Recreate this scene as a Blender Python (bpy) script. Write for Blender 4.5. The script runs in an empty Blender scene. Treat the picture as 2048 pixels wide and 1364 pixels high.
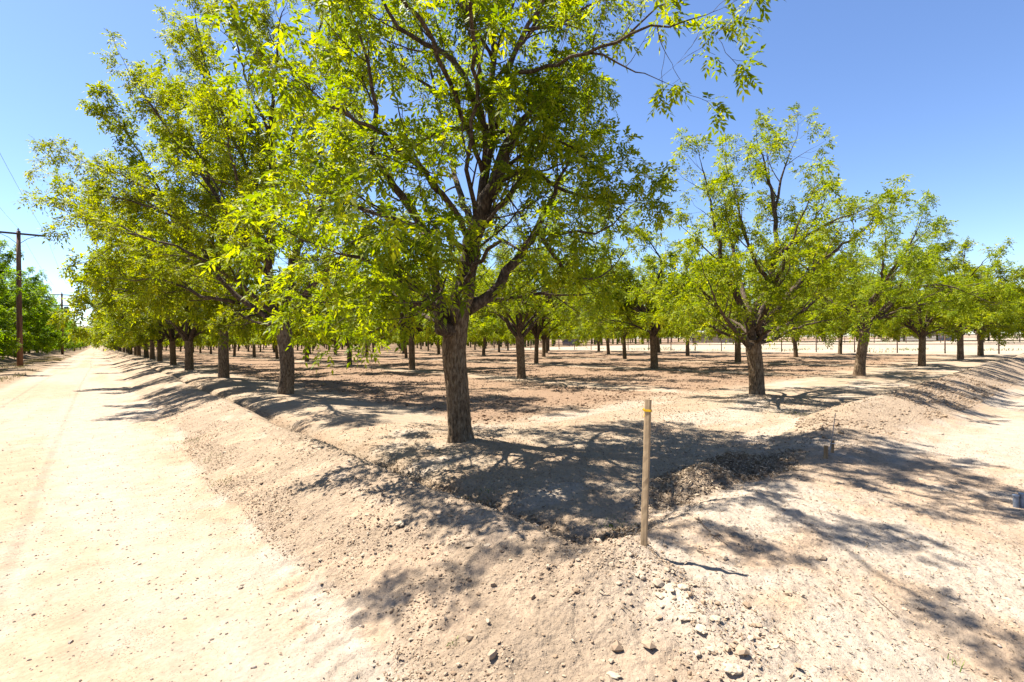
import bpy, math, random
import numpy as np
from mathutils import Matrix, Vector

# ------------------------------------------------------------------ camera, sky, sun
sc = bpy.context.scene
col = sc.collection
CAM_H = 1.59
F_PX = 1000.0                       # focal length in pixels of a 2048 wide picture
YAW, PITCH, ROLL = math.radians(39.66), math.radians(-0.08), math.radians(0.65)
cam_d = bpy.data.cameras.new("camera")
cam_d.sensor_width = 36.0
cam_d.lens = 36.0 * F_PX / 2048.0
cam_d.clip_start = 0.05
cam_d.clip_end = 20000
cam = bpy.data.objects.new("camera", cam_d)
col.objects.link(cam)
CM = (Matrix.Translation((0, 0, CAM_H)) @ Matrix.Rotation(-YAW, 4, 'Z')
      @ Matrix.Rotation(math.pi / 2 + PITCH, 4, 'X') @ Matrix.Rotation(-ROLL, 4, 'Z'))
cam.matrix_world = CM
sc.camera = cam

SUN_EL = math.radians(62)
SUN_AZ = math.radians(-29)          # measured from +Y towards +X
world = bpy.data.worlds.new("World")
sc.world = world
world.use_nodes = True
wn = world.node_tree
wn.nodes.clear()
wo = wn.nodes.new("ShaderNodeOutputWorld")
wb = wn.nodes.new("ShaderNodeBackground")
sky = wn.nodes.new("ShaderNodeTexSky")
sky.sky_type = 'NISHITA'
sky.sun_disc = False
sky.sun_elevation = SUN_EL
sky.sun_rotation = SUN_AZ
sky.altitude = 1200
sky.air_density = 1.0
sky.dust_density = 0.7
sky.ozone_density = 3.0
wb.inputs[1].default_value = 0.074
hsv = wn.nodes.new("ShaderNodeHueSaturation")
hsv.inputs["Saturation"].default_value = 1.08
hsv.inputs["Hue"].default_value = 0.506
wn.links.new(sky.outputs[0], hsv.inputs["Color"])
wn.links.new(hsv.outputs[0], wb.inputs[0])
wn.links.new(wb.outputs[0], wo.inputs[0])
sun_d = bpy.data.lights.new("sun", 'SUN')
sun_d.energy = 5.0
sun_d.angle = math.radians(0.53)
sun_d.color = (1.0, 0.95, 0.87)
sun = bpy.data.objects.new("sun", sun_d)
col.objects.link(sun)
sdir = Vector((math.sin(SUN_AZ) * math.cos(SUN_EL), math.cos(SUN_AZ) * math.cos(SUN_EL), math.sin(SUN_EL)))
sun.rotation_euler = sdir.to_track_quat('Z', 'Y').to_euler()
sun.location = sdir * 60
sc.view_settings.view_transform = 'Standard'
sc.view_settings.look = 'None'
sc.view_settings.exposure = 1.75
sc.view_settings.gamma = 1.0
sc.cycles.max_bounces = 8
sc.cycles.diffuse_bounces = 3
sc.cycles.transmission_bounces = 4

# ------------------------------------------------------------------ helpers
def tag(o, label=None, cat=None, group=None, kind=None):
    if label: o["label"] = label
    if cat: o["category"] = cat
    if group: o["group"] = group
    if kind: o["kind"] = kind
    return o

def empty(name, loc=(0, 0, 0)):
    o = bpy.data.objects.new(name, None)
    o.empty_display_size = 0.2
    o.location = loc
    col.objects.link(o)
    return o

def mesh_np(name, V, F, mat, parent=None, smooth=False, attrs=None):
    """V (n,3) float, F: (m,k) int array, or a list of such arrays."""
    me = bpy.data.meshes.new(name)
    V = np.asarray(V, dtype=np.float32)
    if not isinstance(F, list): F = [F]
    F = [np.asarray(f, dtype=np.int32) for f in F if len(f)]
    me.vertices.add(len(V))
    me.vertices.foreach_set("co", V.ravel())
    loops = np.concatenate([f.ravel() for f in F])
    tot = np.concatenate([np.full(len(f), f.shape[1], dtype=np.int32) for f in F])
    start = np.concatenate([[0], np.cumsum(tot)[:-1]]).astype(np.int32)
    me.loops.add(len(loops))
    me.loops.foreach_set("vertex_index", loops)
    me.polygons.add(len(tot))
    me.polygons.foreach_set("loop_start", start)
    me.polygons.foreach_set("use_smooth", np.full(len(tot), smooth, dtype=bool))
    if attrs:
        for an, (dom, typ, arr) in attrs.items():
            a = me.attributes.new(an, typ, dom)
            arr = np.asarray(arr, dtype=np.float32)
            a.data.foreach_set("color" if typ == 'FLOAT_COLOR' else "value", arr.ravel())
    me.update(calc_edges=True)
    me.materials.append(mat)
    o = bpy.data.objects.new(name, me)
    col.objects.link(o)
    if parent is not None: o.parent = parent
    return o

class MB:
    """collects quads and triangles for one mesh"""
    def __init__(s): s.v = []; s.q = []; s.t = []; s.n = 0
    def add(s, V, Q=None, T=None):
        V = np.asarray(V, float)
        s.v.append(V)
        if Q is not None and len(Q): s.q.append(np.asarray(Q, int) + s.n)
        if T is not None and len(T): s.t.append(np.asarray(T, int) + s.n)
        s.n += len(V)
    def box(s, c, size, rz=0.0, M=None):
        sx, sy, sz = [a / 2 for a in size]
        V = np.array([[x, y, z] for z in (-sz, sz) for x, y in ((-sx, -sy), (sx, -sy), (sx, sy), (-sx, sy))], float)
        if M is not None: V = V @ np.array(M.to_3x3()).T
        cr, sr = math.cos(rz), math.sin(rz)
        V = np.c_[V[:, 0] * cr - V[:, 1] * sr, V[:, 0] * sr + V[:, 1] * cr, V[:, 2]] + np.array(c)
        s.add(V, [(0, 3, 2, 1), (4, 5, 6, 7), (0, 1, 5, 4), (1, 2, 6, 5), (2, 3, 7, 6), (3, 0, 4, 7)])
    def tube(s, P, R, sides=8, cap=True):
        P = np.asarray(P, float); n = len(P)
        R = np.broadcast_to(np.asarray(R, float), (n,))
        T = np.gradient(P, axis=0)
        T /= np.linalg.norm(T, axis=1)[:, None] + 1e-9
        ref = np.array([1.0, 0, 0]) if abs(T[0, 0]) < 0.8 else np.array([0, 1.0, 0])
        U = np.zeros_like(P)
        u = ref
        for i in range(n):
            u = u - T[i] * u.dot(T[i])
            u = u / (np.linalg.norm(u) + 1e-9)
            U[i] = u
        W = np.cross(T, U)
        a = np.arange(sides) * 2 * math.pi / sides
        ring = P[:, None, :] + R[:, None, None] * (np.cos(a)[None, :, None] * U[:, None, :] + np.sin(a)[None, :, None] * W[:, None, :])
        V = ring.reshape(-1, 3)
        i = np.arange(n - 1)[:, None] * sides
        k = np.arange(sides)[None, :]
        k2 = (k + 1) % sides
        Q = np.stack([i + k, i + k2, i + sides + k2, i + sides + k], -1).reshape(-1, 4)
        Tt = []
        if cap:
            V = np.vstack([V, P[0], P[-1]])
            for j in range(sides):
                Tt.append((n * sides, (j + 1) % sides, j))
                Tt.append((n * sides + 1, (n - 1) * sides + j, (n - 1) * sides + (j + 1) % sides))
        s.add(V, Q, Tt)
    def build(s, name, mat, parent=None, smooth=False, attrs=None):
        V = np.vstack(s.v)
        F = []
        if s.q: F.append(np.vstack(s.q))
        if s.t: F.append(np.vstack(s.t))
        return mesh_np(name, V, F, mat, parent, smooth, attrs)

def _hash(ix, iy, seed):
    h = (ix.astype(np.int64) * 374761393 + iy.astype(np.int64) * 668265263 + seed * 1274126177) & 0xffffffff
    h = ((h ^ (h >> 13)) * 1274126177) & 0xffffffff
    return ((h ^ (h >> 16)) & 0xffff) / 65535.0

def vn(x, y, seed=0):
    x = np.asarray(x, float); y = np.asarray(y, float)
    x, y = np.broadcast_arrays(x, y)
    xi = np.floor(x); yi = np.floor(y)
    fx = x - xi; fy = y - yi
    fx = fx * fx * (3 - 2 * fx); fy = fy * fy * (3 - 2 * fy)
    a = _hash(xi, yi, seed); b = _hash(xi + 1, yi, seed)
    c = _hash(xi, yi + 1, seed); d = _hash(xi + 1, yi + 1, seed)
    return (a * (1 - fx) + b * fx) * (1 - fy) + (c * (1 - fx) + d * fx) * fy

def fbm(x, y, seed=0, octv=4, gain=0.5):
    s = 0; a = 1; n = 0
    for i in range(octv):
        s = s + a * vn(x * 2 ** i + 17.3 * i, y * 2 ** i - 9.1 * i, seed + i); n += a; a *= gain
    return s / n

def sm(a, b, v):
    t = np.clip((v - a) / (b - a), 0, 1)
    return t * t * (3 - 2 * t)

def px(x, y, Z):
    v = CM @ Vector(((x - 1024) / F_PX * Z, -(y - 682) / F_PX * Z, -Z))
    return np.array(v)

# ------------------------------------------------------------------ materials
def new_mat(name):
    m = bpy.data.materials.new(name)
    m.use_nodes = True
    nt = m.node_tree
    b = nt.nodes["Principled BSDF"]
    b.inputs["Roughness"].default_value = 0.9
    b.inputs["Specular IOR Level"].default_value = 0.15
    return m, nt, b

def N(nt, t, **kw):
    n = nt.nodes.new(t)
    for k, v in kw.items():
        if k in n.inputs: n.inputs[k].default_value = v
        else: setattr(n, k, v)
    return n

def mat_soil():
    m, nt, b = new_mat("soil")
    L = nt.links.new
    at = N(nt, "ShaderNodeAttribute", attribute_name="soilcol")
    geo = N(nt, "ShaderNodeNewGeometry")
    n1 = N(nt, "ShaderNodeTexNoise", Scale=38.0, Detail=6.0, Roughness=0.7)
    n2 = N(nt, "ShaderNodeTexNoise", Scale=5.0, Detail=7.0, Roughness=0.62)
    vo = N(nt, "ShaderNodeTexVoronoi", Scale=26.0)
    vo.feature = 'F1'
    for n in (n1, n2, vo): L(geo.outputs["Position"], n.inputs["Vector"])
    r1 = N(nt, "ShaderNodeMapRange"); r1.inputs[1].default_value = .3; r1.inputs[2].default_value = .7
    r1.inputs[3].default_value = .82; r1.inputs[4].default_value = 1.14
    L(n1.outputs[0], r1.inputs[0])
    r2 = N(nt, "ShaderNodeMapRange"); r2.inputs[1].default_value = .3; r2.inputs[2].default_value = .7
    r2.inputs[3].default_value = .85; r2.inputs[4].default_value = 1.12
    L(n2.outputs[0], r2.inputs[0])
    mu = N(nt, "ShaderNodeMath", operation='MULTIPLY')
    L(r1.outputs[0], mu.inputs[0]); L(r2.outputs[0], mu.inputs[1])
    # dark grit: small specks gathered in patches
    v2 = N(nt, "ShaderNodeTexVoronoi", Scale=75.0); L(geo.outputs["Position"], v2.inputs["Vector"])
    n3 = N(nt, "ShaderNodeTexNoise", Scale=2.3, Detail=4.0, Roughness=0.7); L(geo.outputs["Position"], n3.inputs["Vector"])
    tr = N(nt, "ShaderNodeMapRange"); tr.inputs[1].default_value = .42; tr.inputs[2].default_value = .68
    tr.inputs[3].default_value = .10; tr.inputs[4].default_value = .34
    L(n3.outputs[0], tr.inputs[0])
    df = N(nt, "ShaderNodeMath", operation='SUBTRACT'); L(v2.outputs["Distance"], df.inputs[0]); L(tr.outputs[0], df.inputs[1])
    sp = N(nt, "ShaderNodeMapRange"); sp.inputs[1].default_value = -.05; sp.inputs[2].default_value = .08
    sp.inputs[3].default_value = .62; sp.inputs[4].default_value = 1.03
    L(df.outputs[0], sp.inputs[0])
    mu2 = N(nt, "ShaderNodeMath", operation='MULTIPLY'); L(mu.outputs[0], mu2.inputs[0]); L(sp.outputs[0], mu2.inputs[1]); mu = mu2
    vm = N(nt, "ShaderNodeVectorMath", operation='SCALE')
    L(at.outputs["Color"], vm.inputs[0]); L(mu.outputs[0], vm.inputs["Scale"])
    L(vm.outputs[0], b.inputs["Base Color"])
    # grain: noise + small voronoi crumbs
    r3 = N(nt, "ShaderNodeMath", operation='MULTIPLY_ADD'); r3.inputs[1].default_value = -0.55
    L(vo.outputs["Distance"], r3.inputs[0]); L(n1.outputs[0], r3.inputs[2])
    r4 = N(nt, "ShaderNodeMath", operation='MULTIPLY')
    L(r3.outputs[0], r4.inputs[0]); L(at.outputs["Alpha"], r4.inputs[1])
    bp = N(nt, "ShaderNodeBump", Strength=0.9, Distance=0.03)
    L(r4.outputs[0], bp.inputs["Height"])
    L(bp.outputs[0], b.inputs["Normal"])
    b.inputs["Specular IOR Level"].default_value = 0.05
    b.inputs["Roughness"].default_value = 1.0
    return m

def mat_leaf(name, c1, c2, c3, trans=0.5):
    m, nt, b = new_mat(name)
    L = nt.links.new
    at = N(nt, "ShaderNodeAttribute", attribute_name="tint")
    oi = N(nt, "ShaderNodeObjectInfo")
    cr = N(nt, "ShaderNodeValToRGB")
    e = cr.color_ramp.elements
    e[0].position = 0.0; e[0].color = (*c1, 1)
    e[1].position = 1.0; e[1].color = (*c3, 1)
    k = e.new(0.5); k.color = (*c2, 1)
    L(at.outputs["Fac"], cr.inputs[0])
    hs = N(nt, "ShaderNodeHueSaturation")
    mr = N(nt, "ShaderNodeMapRange"); mr.inputs[3].default_value = 0.498; mr.inputs[4].default_value = 0.514
    L(oi.outputs["Random"], mr.inputs[0]); L(mr.outputs[0], hs.inputs["Hue"])
    L(cr.outputs[0], hs.inputs["Color"])
    L(hs.outputs[0], b.inputs["Base Color"])
    b.inputs["Roughness"].default_value = 0.55
    b.inputs["Specular IOR Level"].default_value = 0.2
    tr = N(nt, "ShaderNodeBsdfTranslucent")
    hs2 = N(nt, "ShaderNodeHueSaturation", Saturation=1.1, Value=1.7)
    hs2.inputs["Hue"].default_value = 0.495
    L(hs.outputs[0], hs2.inputs["Color"]); L(hs2.outputs[0], tr.inputs[0])
    mx = N(nt, "ShaderNodeMixShader"); mx.inputs[0].default_value = trans
    out = nt.nodes["Material Output"]
    L(b.outputs[0], mx.inputs[1]); L(tr.outputs[0], mx.inputs[2]); L(mx.outputs[0], out.inputs[0])
    return m

def mat_bark(name="bark", dark=(.030, .019, .011), mid=(.115, .076, .044), pale=(.25, .185, .12), zs=0.28, scale=36.0):
    m, nt, b = new_mat(name)
    L = nt.links.new
    tc = N(nt, "ShaderNodeTexCoord")
    mp = N(nt, "ShaderNodeMapping"); mp.inputs["Scale"].default_value = (1, 1, zs)
    L(tc.outputs["Object"], mp.inputs[0])
    n1 = N(nt, "ShaderNodeTexNoise", Scale=scale, Detail=5.0, Roughness=0.65)
    n2 = N(nt, "ShaderNodeTexNoise", Scale=3.0, Detail=3.0)
    vo = N(nt, "ShaderNodeTexVoronoi", Scale=scale * .9); vo.feature = 'DISTANCE_TO_EDGE'
    L(mp.outputs[0], n1.inputs["Vector"]); L(mp.outputs[0], vo.inputs["Vector"]); L(tc.outputs["Object"], n2.inputs["Vector"])
    cr = N(nt, "ShaderNodeValToRGB")
    e = cr.color_ramp.elements
    e[0].position = .3; e[0].color = (*dark, 1); e[1].position = .72; e[1].color = (*pale, 1)
    k = e.new(.5); k.color = (*mid, 1)
    ad = N(nt, "ShaderNodeMath", operation='MULTIPLY_ADD'); ad.inputs[1].default_value = .25
    L(n2.outputs[0], ad.inputs[0]); L(n1.outputs[0], ad.inputs[2])
    su = N(nt, "ShaderNodeMath", operation='SUBTRACT'); su.inputs[1].default_value = .11
    L(ad.outputs[0], su.inputs[0]); L(su.outputs[0], cr.inputs[0])
    L(cr.outputs[0], b.inputs["Base Color"])
    h = N(nt, "ShaderNodeMath", operation='MULTIPLY_ADD'); h.inputs[1].default_value = .8
    L(vo.outputs["Distance"], h.inputs[0]); L(n1.outputs[0], h.inputs[2])
    bp = N(nt, "ShaderNodeBump", Strength=.9, Distance=.02)
    L(h.outputs[0], bp.inputs["Height"]); L(bp.outputs[0], b.inputs["Normal"])
    return m

def mat_plain(name, c, rough=.8, metal=0.0, var=.15, scale=20.0, stretch=(1, 1, 1), bump=0.0):
    m, nt, b = new_mat(name)
    L = nt.links.new
    tc = N(nt, "ShaderNodeTexCoord")
    mp = N(nt, "ShaderNodeMapping"); mp.inputs["Scale"].default_value = stretch
    L(tc.outputs["Object"], mp.inputs[0])
    n1 = N(nt, "ShaderNodeTexNoise", Scale=scale, Detail=5.0, Roughness=.6)
    L(mp.outputs[0], n1.inputs["Vector"])
    cr = N(nt, "ShaderNodeValToRGB")
    e = cr.color_ramp.elements
    e[0].position = .32; e[0].color = (*[max(0, a * (1 - 2 * var)) for a in c], 1)
    e[1].position = .68; e[1].color = (*[min(1, a * (1 + 1.3 * var)) for a in c], 1)
    L(n1.outputs[0], cr.inputs[0]); L(cr.outputs[0], b.inputs["Base Color"])
    b.inputs["Roughness"].default_value = rough; b.inputs["Metallic"].default_value = metal
    if bump:
        bp = N(nt, "ShaderNodeBump", Strength=.8, Distance=bump)
        L(n1.outputs[0], bp.inputs["Height"]); L(bp.outputs[0], b.inputs["Normal"])
    return m

def mat_tint(name, stops, rough=.95, bump=0.0):
    """colour per face from the attribute 'tint'"""
    m, nt, b = new_mat(name)
    L = nt.links.new
    at = N(nt, "ShaderNodeAttribute", attribute_name="tint")
    cr = N(nt, "ShaderNodeValToRGB")
    e = cr.color_ramp.elements
    e[0].position = 0; e[0].color = (*stops[0], 1); e[1].position = 1; e[1].color = (*stops[-1], 1)
    for i, s in enumerate(stops[1:-1]):
        k = e.new((i + 1) / (len(stops) - 1)); k.color = (*s, 1)
    L(at.outputs["Fac"], cr.inputs[0]); L(cr.outputs[0], b.inputs["Base Color"])
    b.inputs["Roughness"].default_value = rough
    b.inputs["Specular IOR Level"].default_value = .05
    return m

M_soil = mat_soil()
M_leaf = mat_leaf("pecan_leaf", (.055, .084, .004), (.165, .200, .005), (.320, .310, .012), .5)
M_leaf2 = mat_leaf("orchard_leaf_green", (.045, .090, .004), (.125, .20, .005), (.22, .29, .008), .5)
M_bark = mat_bark()
M_limb = mat_bark("limb_bark", (.018, .012, .008), (.058, .040, .026), (.14, .105, .075), zs=.5, scale=26)
M_twig = mat_plain("twig_bark", (.15, .105, .07), var=.3, scale=9)

# ------------------------------------------------------------------ terrain
ROW0X, ROW0Y, SP = 4.14, 6.18, 9.14
ROAD_L, ROAD_R = -2.65, 0.65
FENCE_X = 57.5

def till_mask(x, y):
    wob = (fbm(x * .5, y * .5, 31, 3) - .5)
    inside = sm(5.2, 6.1, x + wob * 1.2) * sm(7.3, 8.9, y + wob * 2.4) * (1 - sm(53.2, 54.2, x + wob) * (1 - sm(76, 80, y)))
    d = np.abs((x - ROW0X + SP / 2) % SP - SP / 2)
    strip = sm(.35, .95, d + wob * 1.3)
    return inside * np.where(x < 7, 1, strip)

def berm_left(x, y):
    A = np.interp(y, [-1, .2, 1.0, 1.9, 2.6], [0, 0, .12, .29, .35])
    A = A * (1 + .28 * (vn(y * .35, y * 0, 5) - .5) * sm(3, 6, y))
    cx = 2.12 + .2 * (vn(y * .45, y * 0, 7) - .5)
    u = x - cx
    wl = 1.18 + .25 * (vn(y * .6, 0 * y, 9) - .5)
    L = np.clip(1 + u / wl, 0, 1); L = np.where(u < 0, .35 * L * L * (3 - 2 * L) + .65 * (L + 1e-9) ** .8, 0)
    R = np.clip(1 - u / .62, 0, 1); R = np.where(u >= 0, R * R * (3 - 2 * R), 0)
    return A * (L + R)

def berm_right(x, y):
    und = (vn(x * .22, 0 * x, 12) - .5) * sm(8, 11, x)
    B = np.interp(x, [1.9, 2.5, 4.5, 6.4, 8.2, 10, 12, 14], [0, .25, .22, .12, .14, .30, .43, .50]) * (1 + .35 * und)
    B = B * (1 - sm(54, 57, x))
    cy = np.interp(x, [2.4, 6.2, 8.5, 10, 60], [1.95, 2.1, 2.85, 3.0, 3.1]) + .4 * und
    wf = np.interp(x, [2.4, 6.2, 9.5, 60], [2.1, 1.9, 1.35, 1.35])
    wbk = np.interp(x, [2.4, 6.2, 9.5, 60], [.75, .6, 1.0, 1.0])
    v = y - cy
    f = np.clip(1 + v / wf, 0, 1); f = np.where(v < 0, .5 * f * f * (3 - 2 * f) + .5 * f, 0)
    b = np.clip(1 - v / wbk, 0, 1); b = np.where(v >= 0, b * b * (3 - 2 * b), 0)
    return B * (f + b)

def litter_mask(x, y):
    w = fbm(x * 2.2, y * 2.2, 44, 3) - .5
    ditch = np.exp(-((x - 2.86 + .25 * w) / .2) ** 2) * sm(2.25, 2.7, y) * (.62 + .4 * np.exp(-((y - 3.0) / 1.6) ** 2)) * (1 - sm(9, 30, y) * .5)
    q = ((x - 5.5) / 1.5) ** 2 + ((y - 2.8 - .02 * (x - 5)) / .5) ** 2
    pile = np.clip(1.35 - q + w * .9, 0, 1)
    q2 = ((x - 2.95) / .5) ** 2 + ((y - 2.45) / .28) ** 2
    corner = np.clip(1.3 - q2 + w, 0, 1)
    return np.clip(np.maximum(np.maximum(ditch, pile), corner), 0, 1)

def H(x, y):
    x = np.asarray(x, float); y = np.asarray(y, float)
    a = berm_left(x, y); b = berm_right(x, y)
    z = (a ** 3 + b ** 3 + 1e-12) ** (1 / 3)
    inside = sm(2.6, 3.0, x) * sm(2.2, 2.9, y)
    z = z - .13 * np.exp(-((x - 2.84) / .2) ** 2) * sm(2.1, 2.6, y)
    z = z + .09 * np.exp(-((x - 4.05) / .75) ** 2) * sm(3.0, 4.4, y) * (1 + .5 * (vn(y * .8, 0 * y, 61) - .5))
    z = z + .05 * np.exp(-((y - 5.9) / 1.1) ** 2) * sm(3.5, 5, x) * (1 - sm(52, 55, x))
    dx_ = (x - ROW0X + SP / 2) % SP - SP / 2; dy_ = (y - ROW0Y + SP / 2) % SP - SP / 2
    z = z + .05 * np.exp(-(dx_ ** 2 + dy_ ** 2) / .42 ** 2) * (x > 2) * (y > 3)
    # irrigation ripples on the hard strip
    z = z + .014 * np.sin(y * 7 + 3 * fbm(x * .8, y * .8, 3, 2)) * np.exp(-((x - 3.9) / .9) ** 2) * sm(6, 8, y)
    # litter pile
    z = z + .20 * np.exp(-((x - 4.75) / .38) ** 2 - ((y - 2.7) / .24) ** 2) + .17 * np.exp(-((x - 5.7) / .6) ** 2 - ((y - 2.85) / .28) ** 2) \
        + .07 * np.exp(-((x - 5.1) / .9) ** 2 - ((y - 2.9) / .4) ** 2)
    z = z + .06 * np.exp(-((x - 2.5) / .16) ** 2 - ((y - 2.0) / .2) ** 2)          # dirt heaped at the stake
    # clod ridge running from the stake towards the road corner
    t = np.clip((1.86 - y) / 1.3, 0, 1); rx = 2.52 - .55 * t
    z = z + .045 * np.exp(-((x - rx) / .12) ** 2) * sm(.3, .8, y) * (1 - sm(1.9, 2.05, y))
    till = till_mask(x, y)
    # small relief
    rough = np.clip(.35 + .45 * inside + .9 * till + .8 * (a > .02) + .5 * (b > .02), 0, 1.6)
    road = sm(ROAD_L - .3, ROAD_L + .2, x) * (1 - sm(ROAD_R - .2, ROAD_R + .3, x))
    rough = rough * (1 - .85 * road)
    z = z + rough * (.030 * (fbm(x * 2.6, y * 2.6, 21, 3) - .5) + .020 * (fbm(x * 11, y * 11, 23, 3) - .5))
    near = np.clip(1.3 - np.hypot(x - 2, y - 3) / 8, 0, 1)
    z = z + np.clip(rough, 0, 1) * near * (.022 * (vn(x * 21, y * 21, 27) - .5) + .012 * np.maximum(vn(x * 34, y * 34, 29) - .62, 0) * 4 * sm(.4, .6, fbm(x * 1.5, y * 1.5, 33, 2)))
    z = z + till * (.06 * (fbm(x * 2.2, y * 2.2, 71, 5, .7) - .5) + .02 * np.sin(x * 5.5) * (vn(x * .3, y * .2, 8)))
    # downhill rills on the road side of the berm
    z = z + .012 * (vn(y * 7, x * 1.5, 83) - .5) * sm(.9, 1.3, x) * (1 - sm(2.0, 2.3, x)) * sm(1, 2, y)
    # wheel ruts in the road
    for rx_, w_ in ((-1.75, .28), (-.25, .26), (.45, .2)):
        z = z - .010 * (.3 + vn(y * .35 + rx_, x * 2, 93)) * np.exp(-((x - rx_ - .22 * (vn(y * .09 + rx_, 0 * x, 95) - .5)) / (w_ * 1.3)) ** 2) * road
    z = z + road * .014 * (vn(x * 1.3, y * .4, 91) - .5)
    # tyre tread prints near the corner
    tm = np.exp(-((x - .95 - .12 * (y - 2.4)) / .2) ** 4) * sm(1.6, 2.0, y) * (1 - sm(3.4, 4.4, y))
    z = z + tm * .008 * np.sign(np.sin(y * 38 + np.abs(x - .95) * 24))
    # left verge and the bank of the other orchard
    lv = 1 - sm(-3.4, -2.7, x)
    z = z + lv * (.10 + .05 * (fbm(x * 1.2, y * .5, 51, 3) - .5))
    z = z + .42 * np.exp(-((x + 7.4) / .8) ** 2) * (1 + .5 * (vn(y * .3, 0 * y, 14) - .5))
    # far terrain rolls very gently
    far = sm(150, 900, np.hypot(x, y))
    z = z + far * 1.2 * (fbm(x * .004, y * .004, 99, 2) - .5)
    return z

def Hs(x, y):
    return float(H(np.array([x]), np.array([y]))[0])

PALE = np.array([.302, .247, .190]); TAN = np.array([.270, .201, .138]); TILL = np.array([.20, .130, .082])
LIT = np.array([.175, .122, .078]); GREY = np.array([.255, .195, .132]); PINK = np.array([.275, .195, .128])

def soil_color(x, y):
    n1 = fbm(x * .9, y * .9, 101, 4); n2 = fbm(x * 3.5, y * 3.5, 105, 4); n3 = fbm(x * 1.2, y * .12, 109, 3)
    def mix(c, d, t): return c * (1 - t[:, None]) + d * t[:, None]
    c = np.tile(PALE, (len(x), 1))
    a = berm_left(x, y); b = berm_right(x, y)
    road = sm(ROAD_L - .2, ROAD_L + .3, x + (n1 - .5) * .5) * (1 - sm(ROAD_R - .25, ROAD_R + .25, x + (n1 - .5) * .7))
    c = mix(c, PINK, np.clip((1 - road) * sm(.42, .62, n2 * .5 + n1 * .5) * .9, 0, 1))
    c = mix(c, PINK, np.clip(road * (.18 + sm(.44, .64, n3 * .7 + n2 * .3) * .7), 0, 1))
    # orange loose soil on the banks
    tb = sm(.015, .07, a) * sm(1.6, 2.3, y * .7 + n1 * 1.2 + .3)
    tb = tb * (1 - .75 * sm(.56, .64, n2))
    rb = sm(.05, .15, b) * sm(7.0, 8.8, x + (n1 - .5) * 1.5)
    rc = .38 * sm(2.2, 2.5, x) * (1 - sm(6, 7, x)) * sm(.50, .6, n1) * (y < 3)
    c = mix(c, TAN, np.clip(np.maximum(np.maximum(tb, rb), rc), 0, 1) * .95)
    corner = np.exp(-((x - 1.7) / .55) ** 2 - ((y - 1.6) / .8) ** 2)
    c = mix(c, TAN, corner * .75)
    c = mix(c, PALE * 1.08, np.exp(-((x - 2.3) / .2) ** 2) * sm(.4, .9, y) * (1 - sm(1.6, 1.9, y)) * sm(.45, .55, n2) * .8)
    inn = sm(2.6, 3.0, x) * sm(2.6, 3.4, y)
    c = mix(c, GREY, inn * .85 * (1 - sm(54, 57, x) * (1 - sm(76, 80, y))))
    c = mix(c, PINK * .92, inn * sm(.45, .6, n2 * .5 + n1 * .5) * .7)
    c = mix(c, PALE, inn * sm(.58, .68, fbm(x * .55, y * 1.1, 111, 3)) * .7 * (y < 9.5))
    c = mix(c, TILL * 1.05, till_mask(x, y) * (.8 + .2 * n2))
    # paler wheel tracks curving through the tilled ground
    for (cx_, cy_, r_) in ((16.5, 8.0, 5.2), (16.5, 8.0, 3.6), (14.0, 4.0, 9.0)):
        rr = np.abs(np.hypot(x - cx_, y - cy_) - r_)
        c = mix(c, PINK, np.exp(-(rr / .22) ** 2) * .6 * (x < 18) * (x > 8) * (y > 7))
    c = mix(c, LIT, np.clip(litter_mask(x, y), 0, 1) * .9)
    ver = (1 - sm(-3.1, -2.5, x + (n1 - .5) * .6))
    c = mix(c, PINK * .82, ver * .9)
    c = mix(c, np.array([.20, .155, .10]), ver * sm(.5, .6, n2) * .6)
    lot = sm(56, 58, x) * (1 - sm(76, 80, y))
    c = mix(c, np.array([.31, .25, .185]), lot * .95)
    c = mix(c, np.array([.20, .185, .11]), lot * sm(.58, .7, fbm(x * .1, y * .1, 201, 3)) * .5)
    c = c * (0.90 + .2 * n2[:, None])
    al = np.clip(.5 + .6 * till_mask(x, y) + .5 * tb + .5 * rb + .4 * corner + .5 * litter_mask(x, y) - .25 * road, .12, 1.4)
    return np.c_[c, al]

def axis(lo, a, b, hi, d, g, dmax):
    core = np.arange(a, b + d / 2, d)
    out = [core]
    p, s, L = b, d, []
    while p < hi:
        s = min(s * g, dmax(p)); p += s; L.append(min(p, hi))
    out.append(np.array(L))
    p, s, L = a, d, []
    while p > lo:
        s = min(s * g, dmax(p)); p -= s; L.append(max(p, lo))
    return np.concatenate([np.array(L)[::-1]] + out)

XS = axis(-6000, -.7, 6.6, 6000, .02, 1.03, lambda p: .05 if -3.2 < p < 0 else (.22 if abs(p) < 60 else 1e9))
YS = axis(-300, .3, 7.6, 8000, .02, 1.03, lambda p: .14 if abs(p) < 22 else (.35 if abs(p) < 60 else 1e9))
gx, gy = np.meshgrid(XS, YS, indexing='ij')
fx, fy = gx.ravel(), gy.ravel()
fz = H(fx, fy)
nx, ny = len(XS), len(YS)
ii, jj = np.meshgrid(np.arange(nx - 1), np.arange(ny - 1), indexing='ij')
base = ii * ny + jj
quads = np.stack([base, base + ny, base + ny + 1, base + 1], -1).reshape(-1, 4)
qx = ((XS[:-1] + XS[1:]) / 2)[ii].ravel(); qy = ((YS[:-1] + YS[1:]) / 2)[jj].ravel()
wobq = fbm(qx * .9, qy * .9, 101, 3) - .5
is_road = (qx > ROAD_L + wobq * .4) & (qx < ROAD_R + wobq * .5)
is_till = (till_mask(qx, qy) > .45) & ~is_road
is_cross = (qy < .9 + wobq) & (qx >= ROAD_R + wobq * .5) & ~is_till
terr_col = soil_color(fx, fy)
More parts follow.
